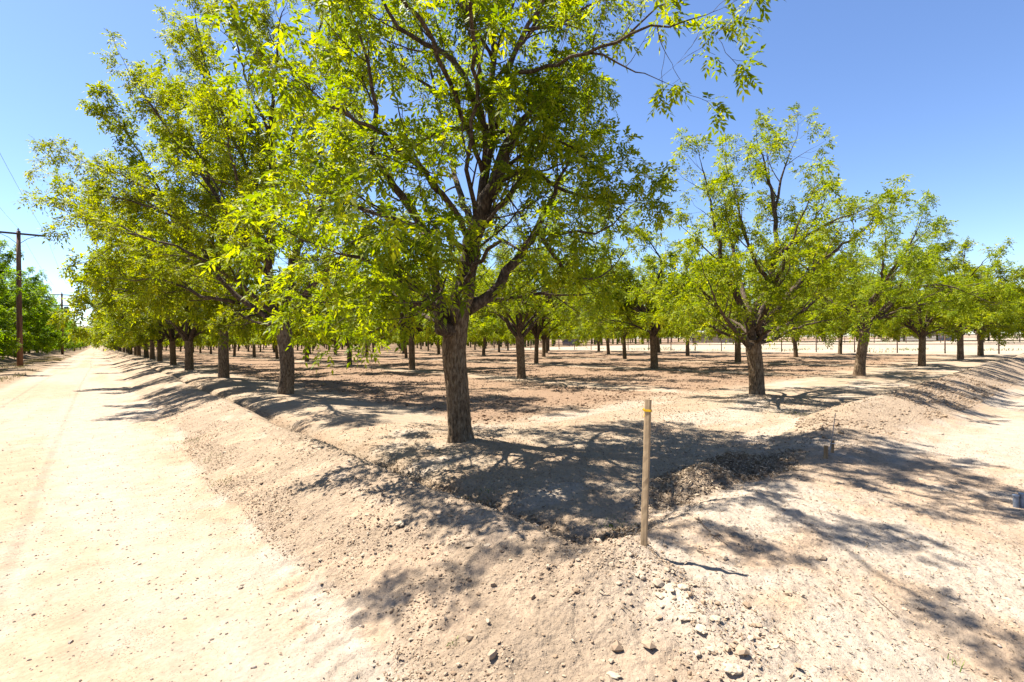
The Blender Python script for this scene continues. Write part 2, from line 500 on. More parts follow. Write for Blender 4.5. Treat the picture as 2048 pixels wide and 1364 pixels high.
def region(name, mask):
    q = quads[mask.ravel()]
    u, inv = np.unique(q, return_inverse=True)
    o = mesh_np(name, np.c_[fx[u], fy[u], fz[u]], inv.reshape(q.shape), M_soil, smooth=True,
                attrs={"soilcol": ('POINT', 'FLOAT_COLOR', terr_col[u])})
    return tag(o, kind='structure')
region("dirt_road", is_road)
region("tilled_field", is_till)
region("side_track", is_cross)
region("ground", ~(is_road | is_till | is_cross))

# hills at the far end of the road
hv = []
hxs = np.linspace(-3600, 5200, 160)
prof = 60 + 60 * fbm(hxs * .0016, hxs * 0, 401, 4) * (1 + 0 * hxs) + 40 * np.exp(-((hxs + 200) / 500) ** 2)
D = 4300
rows = [(-500, 0), (-250, .45), (0, 1.0), (400, .8), (900, 0)]
V = np.concatenate([np.c_[hxs, np.full_like(hxs, D + dy) + 60 * (fbm(hxs * .01, hxs * 0 + k, 405, 2) - .5), prof * kz * (1 + .15 * (fbm(hxs * .02, hxs * 0 + 3 * k, 407, 2) - .5)) - 3] for k, (dy, kz) in enumerate(rows)])
Q = []
nh = len(hxs)
for r in range(len(rows) - 1):
    i = np.arange(nh - 1) + r * nh
    Q.append(np.stack([i, i + 1, i + 1 + nh, i + nh], -1))
M_hill = mat_plain("hill_rock", (.36, .30, .27), var=.2, scale=.01)
tag(mesh_np("hills", V, np.vstack(Q), M_hill, smooth=True), kind='structure')

# ------------------------------------------------------------------ trees
def resample(P, R, step):
    P = np.asarray(P, float); R = np.asarray(R, float)
    n = len(P); out = []; ro = []
    for i in range(n - 1):
        p0 = P[max(i - 1, 0)]; p1 = P[i]; p2 = P[i + 1]; p3 = P[min(i + 2, n - 1)]
        k = max(1, int(round(np.linalg.norm(p2 - p1) / step)))
        for j in range(k):
            t = j / k
            out.append(.5 * ((2 * p1) + (-p0 + p2) * t + (2 * p0 - 5 * p1 + 4 * p2 - p3) * t * t + (-p0 + 3 * p1 - 3 * p2 + p3) * t ** 3))
            ro.append(R[i] * (1 - t) + R[i + 1] * t)
    out.append(P[-1]); ro.append(R[-1])
    return np.array(out), np.array(ro)

def unit(v):
    return v / (np.linalg.norm(v) + 1e-9)

def wander(rng, p, d, L, r0, r1, nseg, up, wob):
    P = [p]; d = unit(d)
    for i in range(nseg):
        d = unit(d + rng.normal(0, wob, 3) + np.array([0, 0, up]))
        P.append(P[-1] + d * L / nseg)
    return np.array(P), np.linspace(r0, r1, nseg + 1)

def side_dir(rng, t, ang, flat=0.0, prefer=None):
    ref = np.array([0, 0, 1.0]) if abs(t[2]) < .9 else np.array([1.0, 0, 0])
    u = unit(np.cross(t, ref)); w = np.cross(t, u)
    a = rng.uniform(0, 2 * math.pi)
    s = u * math.cos(a) + w * math.sin(a)
    if prefer is not None: s = unit(s + prefer)
    s[2] *= (1 - flat)
    return unit(t * math.cos(ang) + unit(s) * math.sin(ang))

def spawn(rng, parents, every, L0, L1, r_k, ang, up, wob, nseg, t0=.2, zmin=None, prefer=False, axis0=None, tipbias=0.0, rmin=.002):
    kids = []
    for (P, R) in parents:
        seg = np.linalg.norm(np.diff(P, axis=0), axis=1)
        cum = np.concatenate([[0], np.cumsum(seg)]); tot = cum[-1]
        s = tot * t0 + rng.uniform(0, every)
        while s < tot:
            i = min(np.searchsorted(cum, s) - 1, len(P) - 2); i = max(i, 0)
            f = (s - cum[i]) / (seg[i] + 1e-9)
            p = P[i] * (1 - f) + P[i + 1] * f
            t = unit(P[i + 1] - P[i])
            r = R[i] * (1 - f) + R[i + 1] * f
            u = s / tot
            L = rng.uniform(L0, L1) * (1 - .35 * u) * (1 + tipbias * (u - .5))
            pf = None
            if prefer and axis0 is not None:
                o = p - axis0; o[2] = 0
                pf = unit(o) * .5
            d = side_dir(rng, t, rng.uniform(*ang), prefer=pf)
            rr = max(rmin, min(r * r_k, L * .02))
            K = wander(rng, p, d, L, rr, rr * .35, nseg, up, wob)
            if zmin is None or K[0][-1, 2] > zmin: kids.append(K)
            s += every * rng.uniform(.6, 1.4)
        # the tip itself goes on
        t = unit(P[-1] - P[-2])
        kids.append(wander(rng, P[-1], t, rng.uniform(L0, L1) * .55, R[-1], R[-1] * .4, nseg, up, wob))
    return kids

def leaf_points(rng, twigs, per, tstart=.25):
    A = []; Dv = []
    for (P, R) in twigs:
        n = len(P) - 1
        for k in range(per):
            u = (tstart + (1 - tstart) * (k + rng.uniform(.2, 1)) / per) * n
            i = min(int(u), n - 1); f = u - i
            A.append(P[i] * (1 - f) + P[i + 1] * f)
            Dv.append(P[i + 1] - P[i])
    return np.array(A), np.array(Dv)

def leaves_mesh(rng, A, Dv, nl, llen, wid, rach, name, mat, parent, fold=False):
    n = len(A)
    Dv = Dv / (np.linalg.norm(Dv, axis=1)[:, None] + 1e-9)
    d = Dv * .55 + rng.normal(0, .75, (n, 3)) + np.array([0, 0, -.12])
    d /= np.linalg.norm(d, axis=1)[:, None]
    up = np.tile([0, 0, 1.0], (n, 1)) + rng.normal(0, .35, (n, 3))
    side = np.cross(d, up); side /= np.linalg.norm(side, axis=1)[:, None] + 1e-9
    nor = np.cross(side, d)
    RL = rng.uniform(.75, 1.25, n) * rach
    tint_leaf = np.clip(rng.normal(.5, .2, n), 0, 1)
    VV = []; TT = []
    droop = rng.uniform(.15, .6, n)
    for j in range(nl):
        last = (j == nl - 1)
        s = .25 + .75 * (j // 2) / max(1, (nl - 1) // 2)
        sg = 0 if last else (1 if j % 2 else -1)
        if last: s = 1.0
        b = A + d * (RL * s)[:, None] - np.array([0, 0, 1.0]) * (droop * RL * s * s)[:, None]
        a = (rng.uniform(.75, 1.15, n) if sg else np.zeros(n))
        ld = d * np.cos(a)[:, None] + side * (sg * np.sin(a))[:, None] + rng.normal(0, .22, (n, 3)) - np.array([0, 0, .35]) * droop[:, None] * 1.3
        ld /= np.linalg.norm(ld, axis=1)[:, None]
        l = llen * rng.uniform(.7, 1.25, n) * (.75 + .35 * s)
        w = l * wid
        nn = nor + rng.normal(0, .3, (n, 3))
        ws = np.cross(ld, nn); ws /= np.linalg.norm(ws, axis=1)[:, None] + 1e-9
        m = b + ld * (l * .42)[:, None]
        tip = b + ld * l[:, None] - np.array([0, 0, 1.0]) * (l * .18)[:, None]
        v = np.stack([b, m + ws * w[:, None] / 2, tip, m - ws * w[:, None] / 2], 1)
        VV.append(v); TT.append(np.clip(tint_leaf + rng.normal(0, .08, n), 0, 1))
    V = np.concatenate(VV).reshape(-1, 3); T = np.concatenate(TT)
    Q = np.arange(len(V)).reshape(-1, 4)
    return mesh_np(name, V, Q, mat, parent, attrs={"tint": ('FACE', 'FLOAT', T)})

def hi_trunk(mb, P, R, sides, seed, amp, flare=.35, step=.025):
    P, R = resample(P, R, step)
    n = len(P)
    h = P[:, 2] - P[0, 2]
    a = np.arange(sides) * 2 * math.pi / sides
    T = np.gradient(P, axis=0); T /= np.linalg.norm(T, axis=1)[:, None]
    U = np.zeros_like(P); u = np.array([0, -1.0, 0]) if True else None
    for i in range(n):
        u = unit(u - T[i] * u.dot(T[i])); U[i] = u
    W = np.cross(T, U)
    circ = sides
    aa = a[None, :] * np.ones((n, 1)); hh = h[:, None] * np.ones((1, sides))
    ca, sa = np.cos(aa), np.sin(aa)
    r = R[:, None] * (1 + 1.3 * flare * np.exp(-hh / .17) * (.55 + .45 * np.sin(aa * 5 + seed)) + .07 * np.sin(aa * 2 + seed + hh * 1.3) + .05 * np.sin(aa * 3 - hh * 2.1))
    k = 9.0 / .2 * R[0]
    fis = np.abs(vn(ca * k + sa * 3 + hh * .6, sa * k - ca * 3 + hh * 5, seed) - .5) * 2
    fis2 = np.abs(vn(ca * k * 2.3 + 5, sa * k * 2.3 + hh * 9, seed + 3) - .5) * 2
    r = r - amp * (1 - sm(0, .35, fis)) * .9 + amp * .5 * fis2
    V = (P[:, None, :] + r[..., None] * (ca[..., None] * U[:, None, :] + sa[..., None] * W[:, None, :])).reshape(-1, 3)
    i = np.arange(n - 1)[:, None] * sides; kk = np.arange(sides)[None, :]; k2 = (kk + 1) % sides
    mb.add(V, np.stack([i + kk, i + k2, i + sides + k2, i + sides + kk], -1).reshape(-1, 4))

def generic_scaffold(rng, height, spread, r0, fork=1.75, lean=(0, 0)):
    trunk = [np.array([0, 0, -.15]), np.array([lean[0] * .3, lean[1] * .3, fork * .4]), np.array([lean[0], lean[1], fork])]
    TR = [r0 * 1.1, r0 * .95, r0 * .9]
    limbs = []
    top = trunk[-1]
    k = rng.integers(4, 6)
    a0 = rng.uniform(0, 6.28)
    for i in range(k):
        az = a0 + i * 2 * math.pi / k + rng.normal(0, .25)
        el = rng.uniform(.45, .95)
        out = np.array([math.cos(az), math.sin(az), 0])
        sp = spread * rng.uniform(.55, 1.0); hh = (height - fork) * rng.uniform(.55, .95)
        P = [top - [0, 0, .15], top + out * sp * .18 + [0, 0, hh * .2], top + out * sp * .45 + [0, 0, hh * .5], top + out * sp * .72 + [0, 0, hh * .78], top + out * sp * .92 + [0, 0, hh]]
        P = [P[0]] + [p + rng.normal(0, .12, 3) for p in P[1:]]
        limbs.append((P, [r0 * .55, r0 * .45, r0 * .28, r0 * .17, r0 * .09]))
        # a low one off it
        q = P[1]
        az2 = az + rng.choice([-1, 1]) * rng.uniform(.5, 1)
        o2 = np.array([math.cos(az2), math.sin(az2), 0])
        P2 = [q, q + o2 * spread * .35 + [0, 0, .35 * hh * rng.uniform(.3, 1)], q + o2 * spread * .75 + [0, 0, .5 * hh * rng.uniform(.2, 1.2)]]
        limbs.append((P2, [r0 * .3, r0 * .2, r0 * .09]))
    for i in range(4):          # low skirt of drooping limbs
        az = a0 + .6 + i * 2 * math.pi / 4 + rng.normal(0, .3)
        o2 = np.array([math.cos(az), math.sin(az), 0]); zz = rng.uniform(.5, 1.4)
        P2 = [top + [0, 0, .1], top + o2 * spread * .3 + [0, 0, zz], top + o2 * spread * .65 + [0, 0, zz * 1.2], top + o2 * spread * rng.uniform(.85, 1.05) + [0, 0, zz * .7]]
        limbs.append((P2, [r0 * .32, r0 * .22, r0 * .13, r0 * .05]))
    P = [top - [0, 0, .1], top + rng.normal(0, .15, 3) + [0, 0, (height - fork) * .35], top + rng.normal(0, .3, 3) + [0, 0, (height - fork) * .7], top + rng.normal(0, .4, 3) + [0, 0, (height - fork) * .97]]
    limbs.append((P, [r0 * .7, r0 * .4, r0 * .22, r0 * .08]))
    return trunk, TR, limbs

def build_tree(name, trunk, TR, limbs, rng, detail, mat, base=(0, 0, 0), zmin=1.3, dens=1.0, leaf_scale=1.0, shoot=1.0, step1=.33, thin=()):
    root = empty(name, base)
    mb = MB()
    if detail >= 3: hi_trunk(mb, trunk, TR, 72 if detail == 4 else 40, int(rng.integers(1, 99)), .016 if detail == 4 else .012, step=.02 if detail == 4 else .05)
    else:
        P, R = resample(trunk, TR, .25)
        mb.tube(P, R, 10 if detail == 2 else 6, cap=False)
    mb.build("trunk", M_bark, root, smooth=True)
    ml = MB(); L0 = []
    for P, R in limbs:
        P, R = resample(P, R, .22)
        P[1:-1] += rng.normal(0, .018, (len(P) - 2, 3))
        L0.append((P, R))
        ml.tube(P, R, {4: 12, 3: 9, 2: 6, 1: 4}[detail], cap=True)
    ax = np.array(trunk[-1], float)
    LT = []
    for P, R in thin:
        P, R = resample(P, R, .22)
        P[1:-1] += rng.normal(0, .02, (len(P) - 2, 3))
        R = R * .72; LT.append((P, R)); ml.tube(P, R, 9, cap=True)
    L1 = spawn(rng, L0, step1 / dens, .8 * shoot, 1.9 * shoot, .5, (.55, 1.15), .05, .10, 6, t0=.18, zmin=zmin, prefer=True, axis0=ax)
    if LT: L1 += spawn(rng, LT, .36, .3, .65, .5, (.5, 1.1), .05, .12, 5, t0=.45, zmin=zmin)
    L2 = spawn(rng, L1, .26 / dens, .35, .85, .6, (.5, 1.1), .03, .16, 4, t0=.22, zmin=zmin)
    for P, R in L1: ml.tube(P, R, {4: 6, 3: 5, 2: 4, 1: 3}[detail], cap=False)
    if detail >= 2:
        for P, R in L2: ml.tube(P, np.maximum(R, .003), 3, cap=False)
    if detail >= 3:
        L3 = spawn(rng, L2, .10 / dens, .10, .24, .6, (.5, 1.1), .02, .2, 2, t0=.5, zmin=zmin)
        if detail == 4:
            for P, R in L3: ml.tube(P, np.maximum(R, .0022), 3, cap=False)
        A, Dv = leaf_points(rng, L3, 4 if detail == 4 else 6, .45)
        leaves_mesh(rng, A, Dv, 9 if detail == 4 else 7, .072 * leaf_scale, .42, .17 * leaf_scale, "crown", mat, root)
    elif detail == 2:
        A, Dv = leaf_points(rng, L2, 22, .5)
        A = A + rng.normal(0, .085, A.shape)
        leaves_mesh(rng, A, Dv, 5, .115 * leaf_scale, .46, .16 * leaf_scale, "crown", mat, root)
    else:
        A, Dv = leaf_points(rng, L2, 9, .3)
        A = A + rng.normal(0, .13, A.shape)
        leaves_mesh(rng, A, Dv, 3, .25 * leaf_scale, .5, .2 * leaf_scale, "crown", mat, root)
    ml.build("branches", M_limb, root, smooth=True)
    return root

def tree_at(n, m):
    x, y = ROW0X + SP * n, ROW0Y + SP * m
    return x, y, Hs(x, y)

def scaffold_px(paths, Z, basep):
    """paths: lists of (x, y, depth offset, radius); real points round the tree's own depth, returned relative to its base"""
    out = []
    for path in paths:
        P = [px(a, b, Z + dz) - basep for a, b, dz, r in path]
        out.append((P, [q[3] for q in path]))
    return out

# corner tree, nearest the camera
bx, by, bz = tree_at(0, 0)
B0 = np.array([bx, by, bz])
T0_tr = [[(922, 925, 0, .19), (921, 897, 0, .188), (918, 840, 0, .172), (913, 770, 0, .165), (908, 710, 0, .165), (911, 670, 0, .168), (918, 630, 0, .15), (926, 590, 0, .155)]]
T0_l = [
 [(911, 672, -.02, .13), (898, 660, -.12, .12), (885, 655, -.22, .105), (880, 648, -.26, .09)],
 [(922, 610, 0, .155), (935, 540, 0, .145), (955, 455, -.05, .125), (985, 370, -.1, .105), (1012, 300, -.15, .085), (1045, 243, -.2, .065)],
 [(955, 450, 0, .08), (972, 340, .2, .07), (985, 255, .3, .06), (978, 170, .3, .05), (988, 90, .3, .04), (992, 0, .3, .03), (1000, -110, .4, .02), (1015, -230, .4, .01)],
 [(975, 275, .1, .05), (945, 200, -.3, .045), (905, 125, -.5, .038), (850, 85, -.6, .032), (795, 50, -.7, .025), (755, -10, -.7, .02), (725, -100, -.7, .01)],
 [(1005, 190, -.1, .042), (1028, 110, -.2, .038), (1058, 50, -.3, .03), (1095, 0, -.3, .025), (1140, -90, -.3, .012)],
 [(935, 620, 0, .095), (985, 590, .1, .085), (1035, 520, .2, .07), (1075, 455, .25, .05), (1105, 390, .2, .035), (1130, 340, .1, .02), (1150, 310, 0, .01)],
 [(905, 655, 0, .09), (880, 590, -.2, .075), (845, 455, -.4, .06), (790, 370, -.6, .05), (745, 310, -.8, .038), (752, 220, -1, .028), (735, 130, -1.2, .02), (700, 20, -1.2, .01)],
 [(940, 470, 0, .05), (870, 370, -.9, .04), (790, 290, -1.6, .03), (720, 240, -2.2, .018), (665, 215, -2.5, .008)],
 [(945, 460, 0, .06), (910, 350, 1.2, .045), (880, 230, 2.1, .03), (850, 90, 2.6, .02), (830, -40, 2.9, .01)],
 [(950, 465, 0, .06), (1020, 390, .6, .045), (1070, 320, .8, .03), (1110, 250, .9, .018), (1130, 210, .9, .01)],
 [(905, 640, 0, .05), (850, 590, -.6, .04), (780, 540, -1.1, .028), (720, 515, -1.4, .018), (660, 500, -1.6, .008)],
 [(915, 640, 0, .045), (860, 640, .6, .034), (800, 600, 1.2, .024), (750, 560, 1.8, .012)],
 [(978, 180, .3, .03), (1050, 80, .6, .025), (1100, 0, .6, .018), (1140, -60, .6, .01)],
 [(955, 450, 0, .04), (935, 340, -.6, .03), (948, 210, -.9, .02), (965, 110, -1.0, .01)],
 [(985, 270, .1, .035), (962, 150, -.4, .028), (935, 30, -.7, .018), (925, -60, -.8, .01)],
 [(1003, 190, -.1, .035), (1060, 205, .3, .026), (1110, 190, .6, .018), (1145, 170, .8, .01)],
 [(1056, 60, -.3, .03), (1115, 42, -.1, .022), (1175, 15, .1, .014), (1220, -10, .2, .008)],
 [(995, 340, -.1, .035), (1055, 300, .3, .026), (1095, 250, .6, .018), (1115, 210, .8, .01)],
 [(950, 470, 0, .035), (985, 430, -.3, .026), (1015, 395, -.5, .018), (1035, 420, -.5, .01)],
 [(940, 530, 0, .035), (900, 520, -.5, .026), (850, 540, -.7, .018), (820, 560, -.8, .01)],
 [(985, 130, .3, .03), (1010, 50, 0, .022), (1040, -20, -.1, .014), (1060, -80, -.1, .008)],
 [(950, 200, -.2, .03), (870, 180, .3, .024), (800, 130, .6, .018), (740, 60, .8, .01)],
 [(985, 120, .3, .03), (930, 20, .2, .022), (880, -80, .2, .014), (860, -180, .2, .008)],
 [(955, 455, 0, .045), (1010, 400, -.2, .03), (1050, 340, -.3, .02), (1070, 280, -.3, .01)],
 [(912, 650, 0, .045), (900, 610, -.8, .034), (880, 590, -1.4, .024), (850, 600, -1.9, .012)],
 [(912, 650, 0, .045), (840, 610, -.2, .034), (760, 590, -.5, .024), (690, 600, -.7, .012)],
 [(925, 600, 0, .05), (1000, 600, .5, .034), (1080, 590, .8, .024), (1150, 590, 1.0, .012)],
 [(845, 455, -.4, .05), (770, 430, -.2, .034), (700, 410, 0, .024), (650, 400, .1, .012)],
 [(1075, 455, .25, .04), (1130, 540, .6, .03), (1180, 560, .9, .02), (1220, 540, 1.1, .012)],
 [(985, 370, -.1, .05), (1060, 340, .1, .034), (1130, 380, .3, .024), (1190, 400, .4, .012)],
 [(985, 255, .3, .04), (900, 260, .4, .03), (830, 290, .4, .02), (770, 300, .4, .012)],
 [(940, 500, 0, .04), (880, 470, -1.0, .03), (820, 450, -1.8, .02), (760, 430, -2.3, .01)],
]
T0_thin = [
 [(922, 570, 0, .05), (960, 520, -.7, .04), (1000, 480, -1.4, .028), (1040, 500, -1.9, .015)],
 [(970, 340, 0, .05), (960, 200, -.8, .04), (940, 20, -1.8, .03), (935, -180, -3.0, .02), (930, -330, -3.7, .01)],
 [(965, 345, 0, .05), (860, 80, -1.2, .04), (700, -110, -2.4, .03), (500, -200, -3.0, .02), (420, -230, -3.2, .01)],
 [(1065, 470, .2, .035), (1120, 462, -.1, .03), (1190, 462, -.3, .022), (1230, 445, -.4, .014), (1265, 410, -.4, .007)],
 [(990, 262, .1, .034), (1070, 268, .0, .03), (1130, 285, -.1, .022), (1170, 320, -.2, .012), (1215, 325, -.3, .006)],
 [(985, 265, .2, .05), (1015, 160, -.3, .042), (1090, 133, -.8, .035), (1175, 105, -1.3, .028), (1260, 66, -1.7, .022), (1340, 48, -1.9, .014), (1405, 32, -2.0, .006)],
 [(1175, 105, -1.3, .022), (1240, 125, -1.3, .014), (1290, 150, -1.4, .008), (1330, 165, -1.4, .005)],
 [(1260, 66, -1.7, .018), (1310, 20, -1.6, .012), (1370, -20, -1.6, .006)],
]
s0 = scaffold_px(T0_tr, 7.41, B0)[0]
s0[0][0][2] = -.2; s0[0][1][2] = 0
t0 = build_tree("pecan_tree", s0[0], s0[1], scaffold_px(T0_l, 7.41, B0), np.random.default_rng(4), 4, M_leaf, tuple(B0), zmin=1.4, step1=.35, shoot=.74, leaf_scale=1.12, thin=scaffold_px(T0_thin, 7.41, B0))
tag(t0, "large pecan tree at the orchard corner behind the tall wooden stake", "tree", "pecan trees of the orchard")

# second tree of the road row
bx, by, bz = tree_at(0, 1); B1 = np.array([bx, by, bz])
L1_tr = [[(571, 815, 0, .24), (571, 797, 0, .23), (574, 740, 0, .205), (571, 690, 0, .20), (566, 650, 0, .20)]]
L1_l = [
 [(566, 660, 0, .15), (545, 600, 0, .13), (537, 540, 0, .12), (541, 450, 0, .10), (545, 360, 0, .09), (540, 280, 0, .07), (552, 160, 0, .04), (560, 40, 0, .02)],
 [(572, 665, 0, .14), (578, 570, .2, .12), (595, 490, .3, .10), (635, 430, .4, .08), (665, 340, .6, .05), (690, 220, .8, .03), (705, 110, 1, .012)],
 [(562, 665, 0, .09), (525, 630, 0, .08), (470, 590, 0, .07), (430, 545, 0, .065), (380, 460, 0, .05), (300, 385, 0, .035), (230, 345, 0, .02), (155, 320, 0, .008)],
 [(540, 560, 0, .08), (485, 475, -.5, .065), (415, 365, -.8, .05), (335, 255, -.9, .035), (290, 195, -1, .02), (262, 155, -1, .008)],
 [(541, 450, 0, .07), (500, 350, .4, .055), (445, 225, .6, .04), (405, 105, .7, .022), (385, 5, .8, .01)],
 [(575, 620, 0, .07), (650, 545, -.8, .055), (710, 480, -1.4, .035), (770, 420, -1.9, .015)],
 [(565, 600, 0, .08), (520, 490, -1.8, .06), (480, 380, -3, .035), (450, 260, -3.6, .015)],
 [(570, 620, 0, .08), (600, 500, 1.8, .06), (620, 380, 3, .035), (640, 260, 3.6, .015)],
 [(545, 520, 0, .07), (480, 440, 1.5, .05), (420, 350, 2.6, .03), (360, 250, 3.4, .012)],
 [(560, 640, 0, .07), (470, 560, -1.0, .05), (370, 500, -1.8, .03), (270, 470, -2.0, .02), (150, 430, -2.2, .01)],
 [(550, 360, 0, .06), (600, 240, -.4, .045), (630, 110, -.6, .03), (650, 0, -.7, .015), (660, -80, -.7, .01)],
 [(545, 280, 0, .045), (500, 180, -.5, .03), (470, 70, -.7, .02), (460, -30, -.8, .01)],
 [(566, 640, 0, .07), (600, 600, 1.5, .05), (640, 580, 2.8, .03), (680, 570, 3.8, .012)],
 [(470, 605, 0, .06), (400, 590, -.4, .04), (330, 560, -.6, .025), (260, 560, -.7, .012)],
 [(430, 545, 0, .05), (340, 500, .5, .035), (260, 460, .8, .022), (190, 430, 1.0, .012)],
 [(380, 460, 0, .04), (320, 420, -.5, .03), (250, 400, -.8, .02), (170, 380, -1.0, .01)],
 [(541, 450, 0, .06), (610, 350, .3, .04), (660, 270, .4, .025), (700, 180, .5, .012)],
 [(560, 650, 0, .05), (500, 640, .9, .035), (430, 590, 1.7, .02), (360, 560, 2.3, .01)],
]
s1 = scaffold_px(L1_tr, 14.43, B1)[0]; s1[0][0][2] = -.25; s1[0][1][2] = 0
t1 = build_tree("pecan_tree", s1[0], s1[1], scaffold_px(L1_l, 14.43, B1), np.random.default_rng(11), 3, M_leaf, tuple(B1), zmin=1.7, dens=1.1, shoot=.9, leaf_scale=1.15, step1=.42)
tag(t1, "tall forked pecan tree with limbs arching over the road, second from the corner", "tree", "pecan trees of the orchard")

# second tree of the right hand row
bx, by, bz = tree_at(1, 0); B2 = np.array([bx, by, bz])
R1_tr = [[(1513, 815, 0, .19), (1513, 800, 0, .185), (1512, 740, 0, .175), (1508, 700, 0, .18), (1506, 680, 0, .18)]]
R1_l = [
 [(1506, 690, 0, .13), (1502, 640, 0, .11), (1535, 570, 0, .085), (1552, 490, 0, .065), (1548, 410, 0, .05), (1532, 345, 0, .028), (1515, 285, 0, .01)],
 [(1550, 420, 0, .04), (1562, 360, .1, .028), (1578, 310, .1, .012)],
 [(1505, 680, 0, .10), (1478, 600, -.2, .085), (1448, 535, -.3, .06), (1425, 420, -.3, .03), (1402, 325, -.3, .01)],
 [(1515, 670, 0, .10), (1590, 575, .2, .075), (1660, 510, .3, .045), (1718, 465, .4, .02), (1748, 445, .4, .008)],
 [(1504, 700, 0, .08), (1458, 645, -.3, .06), (1425, 600, -.6, .035), (1385, 560, -.8, .012)],
 [(1512, 660, 0, .08), (1540, 600, -1.1, .06), (1570, 520, -1.9, .035), (1600, 440, -2.4, .012)],
 [(1508, 650, 0, .08), (1480, 560, 1.2, .06), (1460, 470, 2.1, .035), (1450, 400, 2.6, .012)],
 [(1515, 680, 0, .07), (1570, 650, .8, .05), (1630, 600, 1.4, .03), (1680, 560, 1.9, .012)],
 [(1510, 640, 0, .07), (1560, 560, 1.3, .05), (1610, 470, 2.0, .03), (1650, 400, 2.5, .012)],
 [(1506, 690, 0, .06), (1470, 660, -1.0, .045), (1440, 620, -1.8, .03), (1420, 570, -2.3, .012)],
 [(1508, 690, 0, .06), (1480, 650, 1.0, .04), (1440, 630, 1.8, .025), (1400, 620, 2.4, .012)],
 [(1508, 690, 0, .06), (1560, 670, .2, .04), (1610, 650, .4, .025), (1660, 640, .5, .012)],
 [(1508, 690, 0, .06), (1455, 670, 0, .04), (1400, 640, .1, .025), (1350, 610, .2, .012)],
 [(1545, 520, 0, .06), (1600, 480, -.6, .04), (1650, 450, -1.0, .025), (1700, 430, -1.3, .012)],
 [(1535, 560, 0, .06), (1500, 500, -.6, .04), (1480, 430, -1.0, .025), (1470, 380, -1.3, .012)],
 [(1508, 690, 0, .05), (1545, 655, -.9, .035), (1590, 640, -1.6, .02), (1620, 600, -2.0, .01)],
]
s2 = scaffold_px(R1_tr, 13.33, B2)[0]; s2[0][0][2] = -.2; s2[0][1][2] = 0
t2 = build_tree("pecan_tree", s2[0], s2[1], scaffold_px(R1_l, 13.33, B2), np.random.default_rng(7), 3, M_leaf, tuple(B2), zmin=1.55, leaf_scale=1.15, dens=.95, shoot=.85, step1=.42)
tag(t2, "open-crowned pecan tree with one tall top shoot, second in the right-hand edge row", "tree", "pecan trees of the orchard")

# generic variants: masters are placed in the scene at their first use
def variant(seed, detail, height, spread, r0, mat=M_leaf, lean=(0, 0), leaf_scale=1.0, fork=1.75, zmin=1.55, dens=1.0):
    rng = np.random.default_rng(seed)
    tr, TR, lb = generic_scaffold(rng, height, spread, r0, fork, lean)
    o = build_tree("pecan_tree", tr, TR, lb, rng, detail, mat, zmin=zmin, leaf_scale=leaf_scale, dens=dens, step1=.4 if detail > 1 else .5)
    return {"root": o, "used": False, "parts": list(o.children)}

def place(var, loc, rz, s, label, group):
    if not var["used"]:
        o = var["root"]; var["used"] = True
    else:
        o = var["root"].copy(); col.objects.link(o)
        for c in var["parts"]:
            k = c.copy(); col.objects.link(k); k.parent = o
    o.location = loc; o.rotation_euler = (0, 0, rz)
    o.scale = (s[0], s[0], s[1]) if isinstance(s, tuple) else (s, s, s)
    return tag(o, label, "tree", group)

tall = [variant(21, 2, 9.8, 4.9, .21, leaf_scale=1.1), variant(22, 2, 9.2, 4.8, .22, leaf_scale=1.1, lean=(.1, .1)), variant(23, 2, 10.2, 4.4, .20, leaf_scale=1.1)]
shrt = [variant(31, 2, 7.2, 4.0, .17), variant(32, 2, 6.9, 4.2, .18, lean=(.15, .05)), variant(33, 2, 7.6, 3.8, .16, lean=(-.1, .1)), variant(34, 2, 6.9, 4.1, .18)]
tlow = [variant(41, 1, 9.6, 4.7, .21), variant(42, 1, 10, 4.5, .2)]
slow = [variant(51, 1, 7.0, 3.6, .16), variant(52, 1, 6.7, 3.8, .16), variant(53, 1, 7.4, 3.5, .17)]
lean_tree = variant(61, 3, 5.1, 3.4, .19, lean=(.22, -.08), leaf_scale=1.1, fork=1.7)
mid11 = variant(62, 3, 6.9, 3.9, .17, lean=(-.12, .1), leaf_scale=1.1)
dense = [variant(71, 2, 9.2, 4.9, .2, M_leaf2, leaf_scale=1.25, zmin=.5, fork=1.3, dens=1.15), variant(72, 2, 8.8, 5.1, .2, M_leaf2, leaf_scale=1.25, zmin=.5, fork=1.2, dens=1.15)]
dlow = [variant(73, 1, 9.2, 5.0, .2, M_leaf2, zmin=.6, fork=1.3, dens=1.1)]

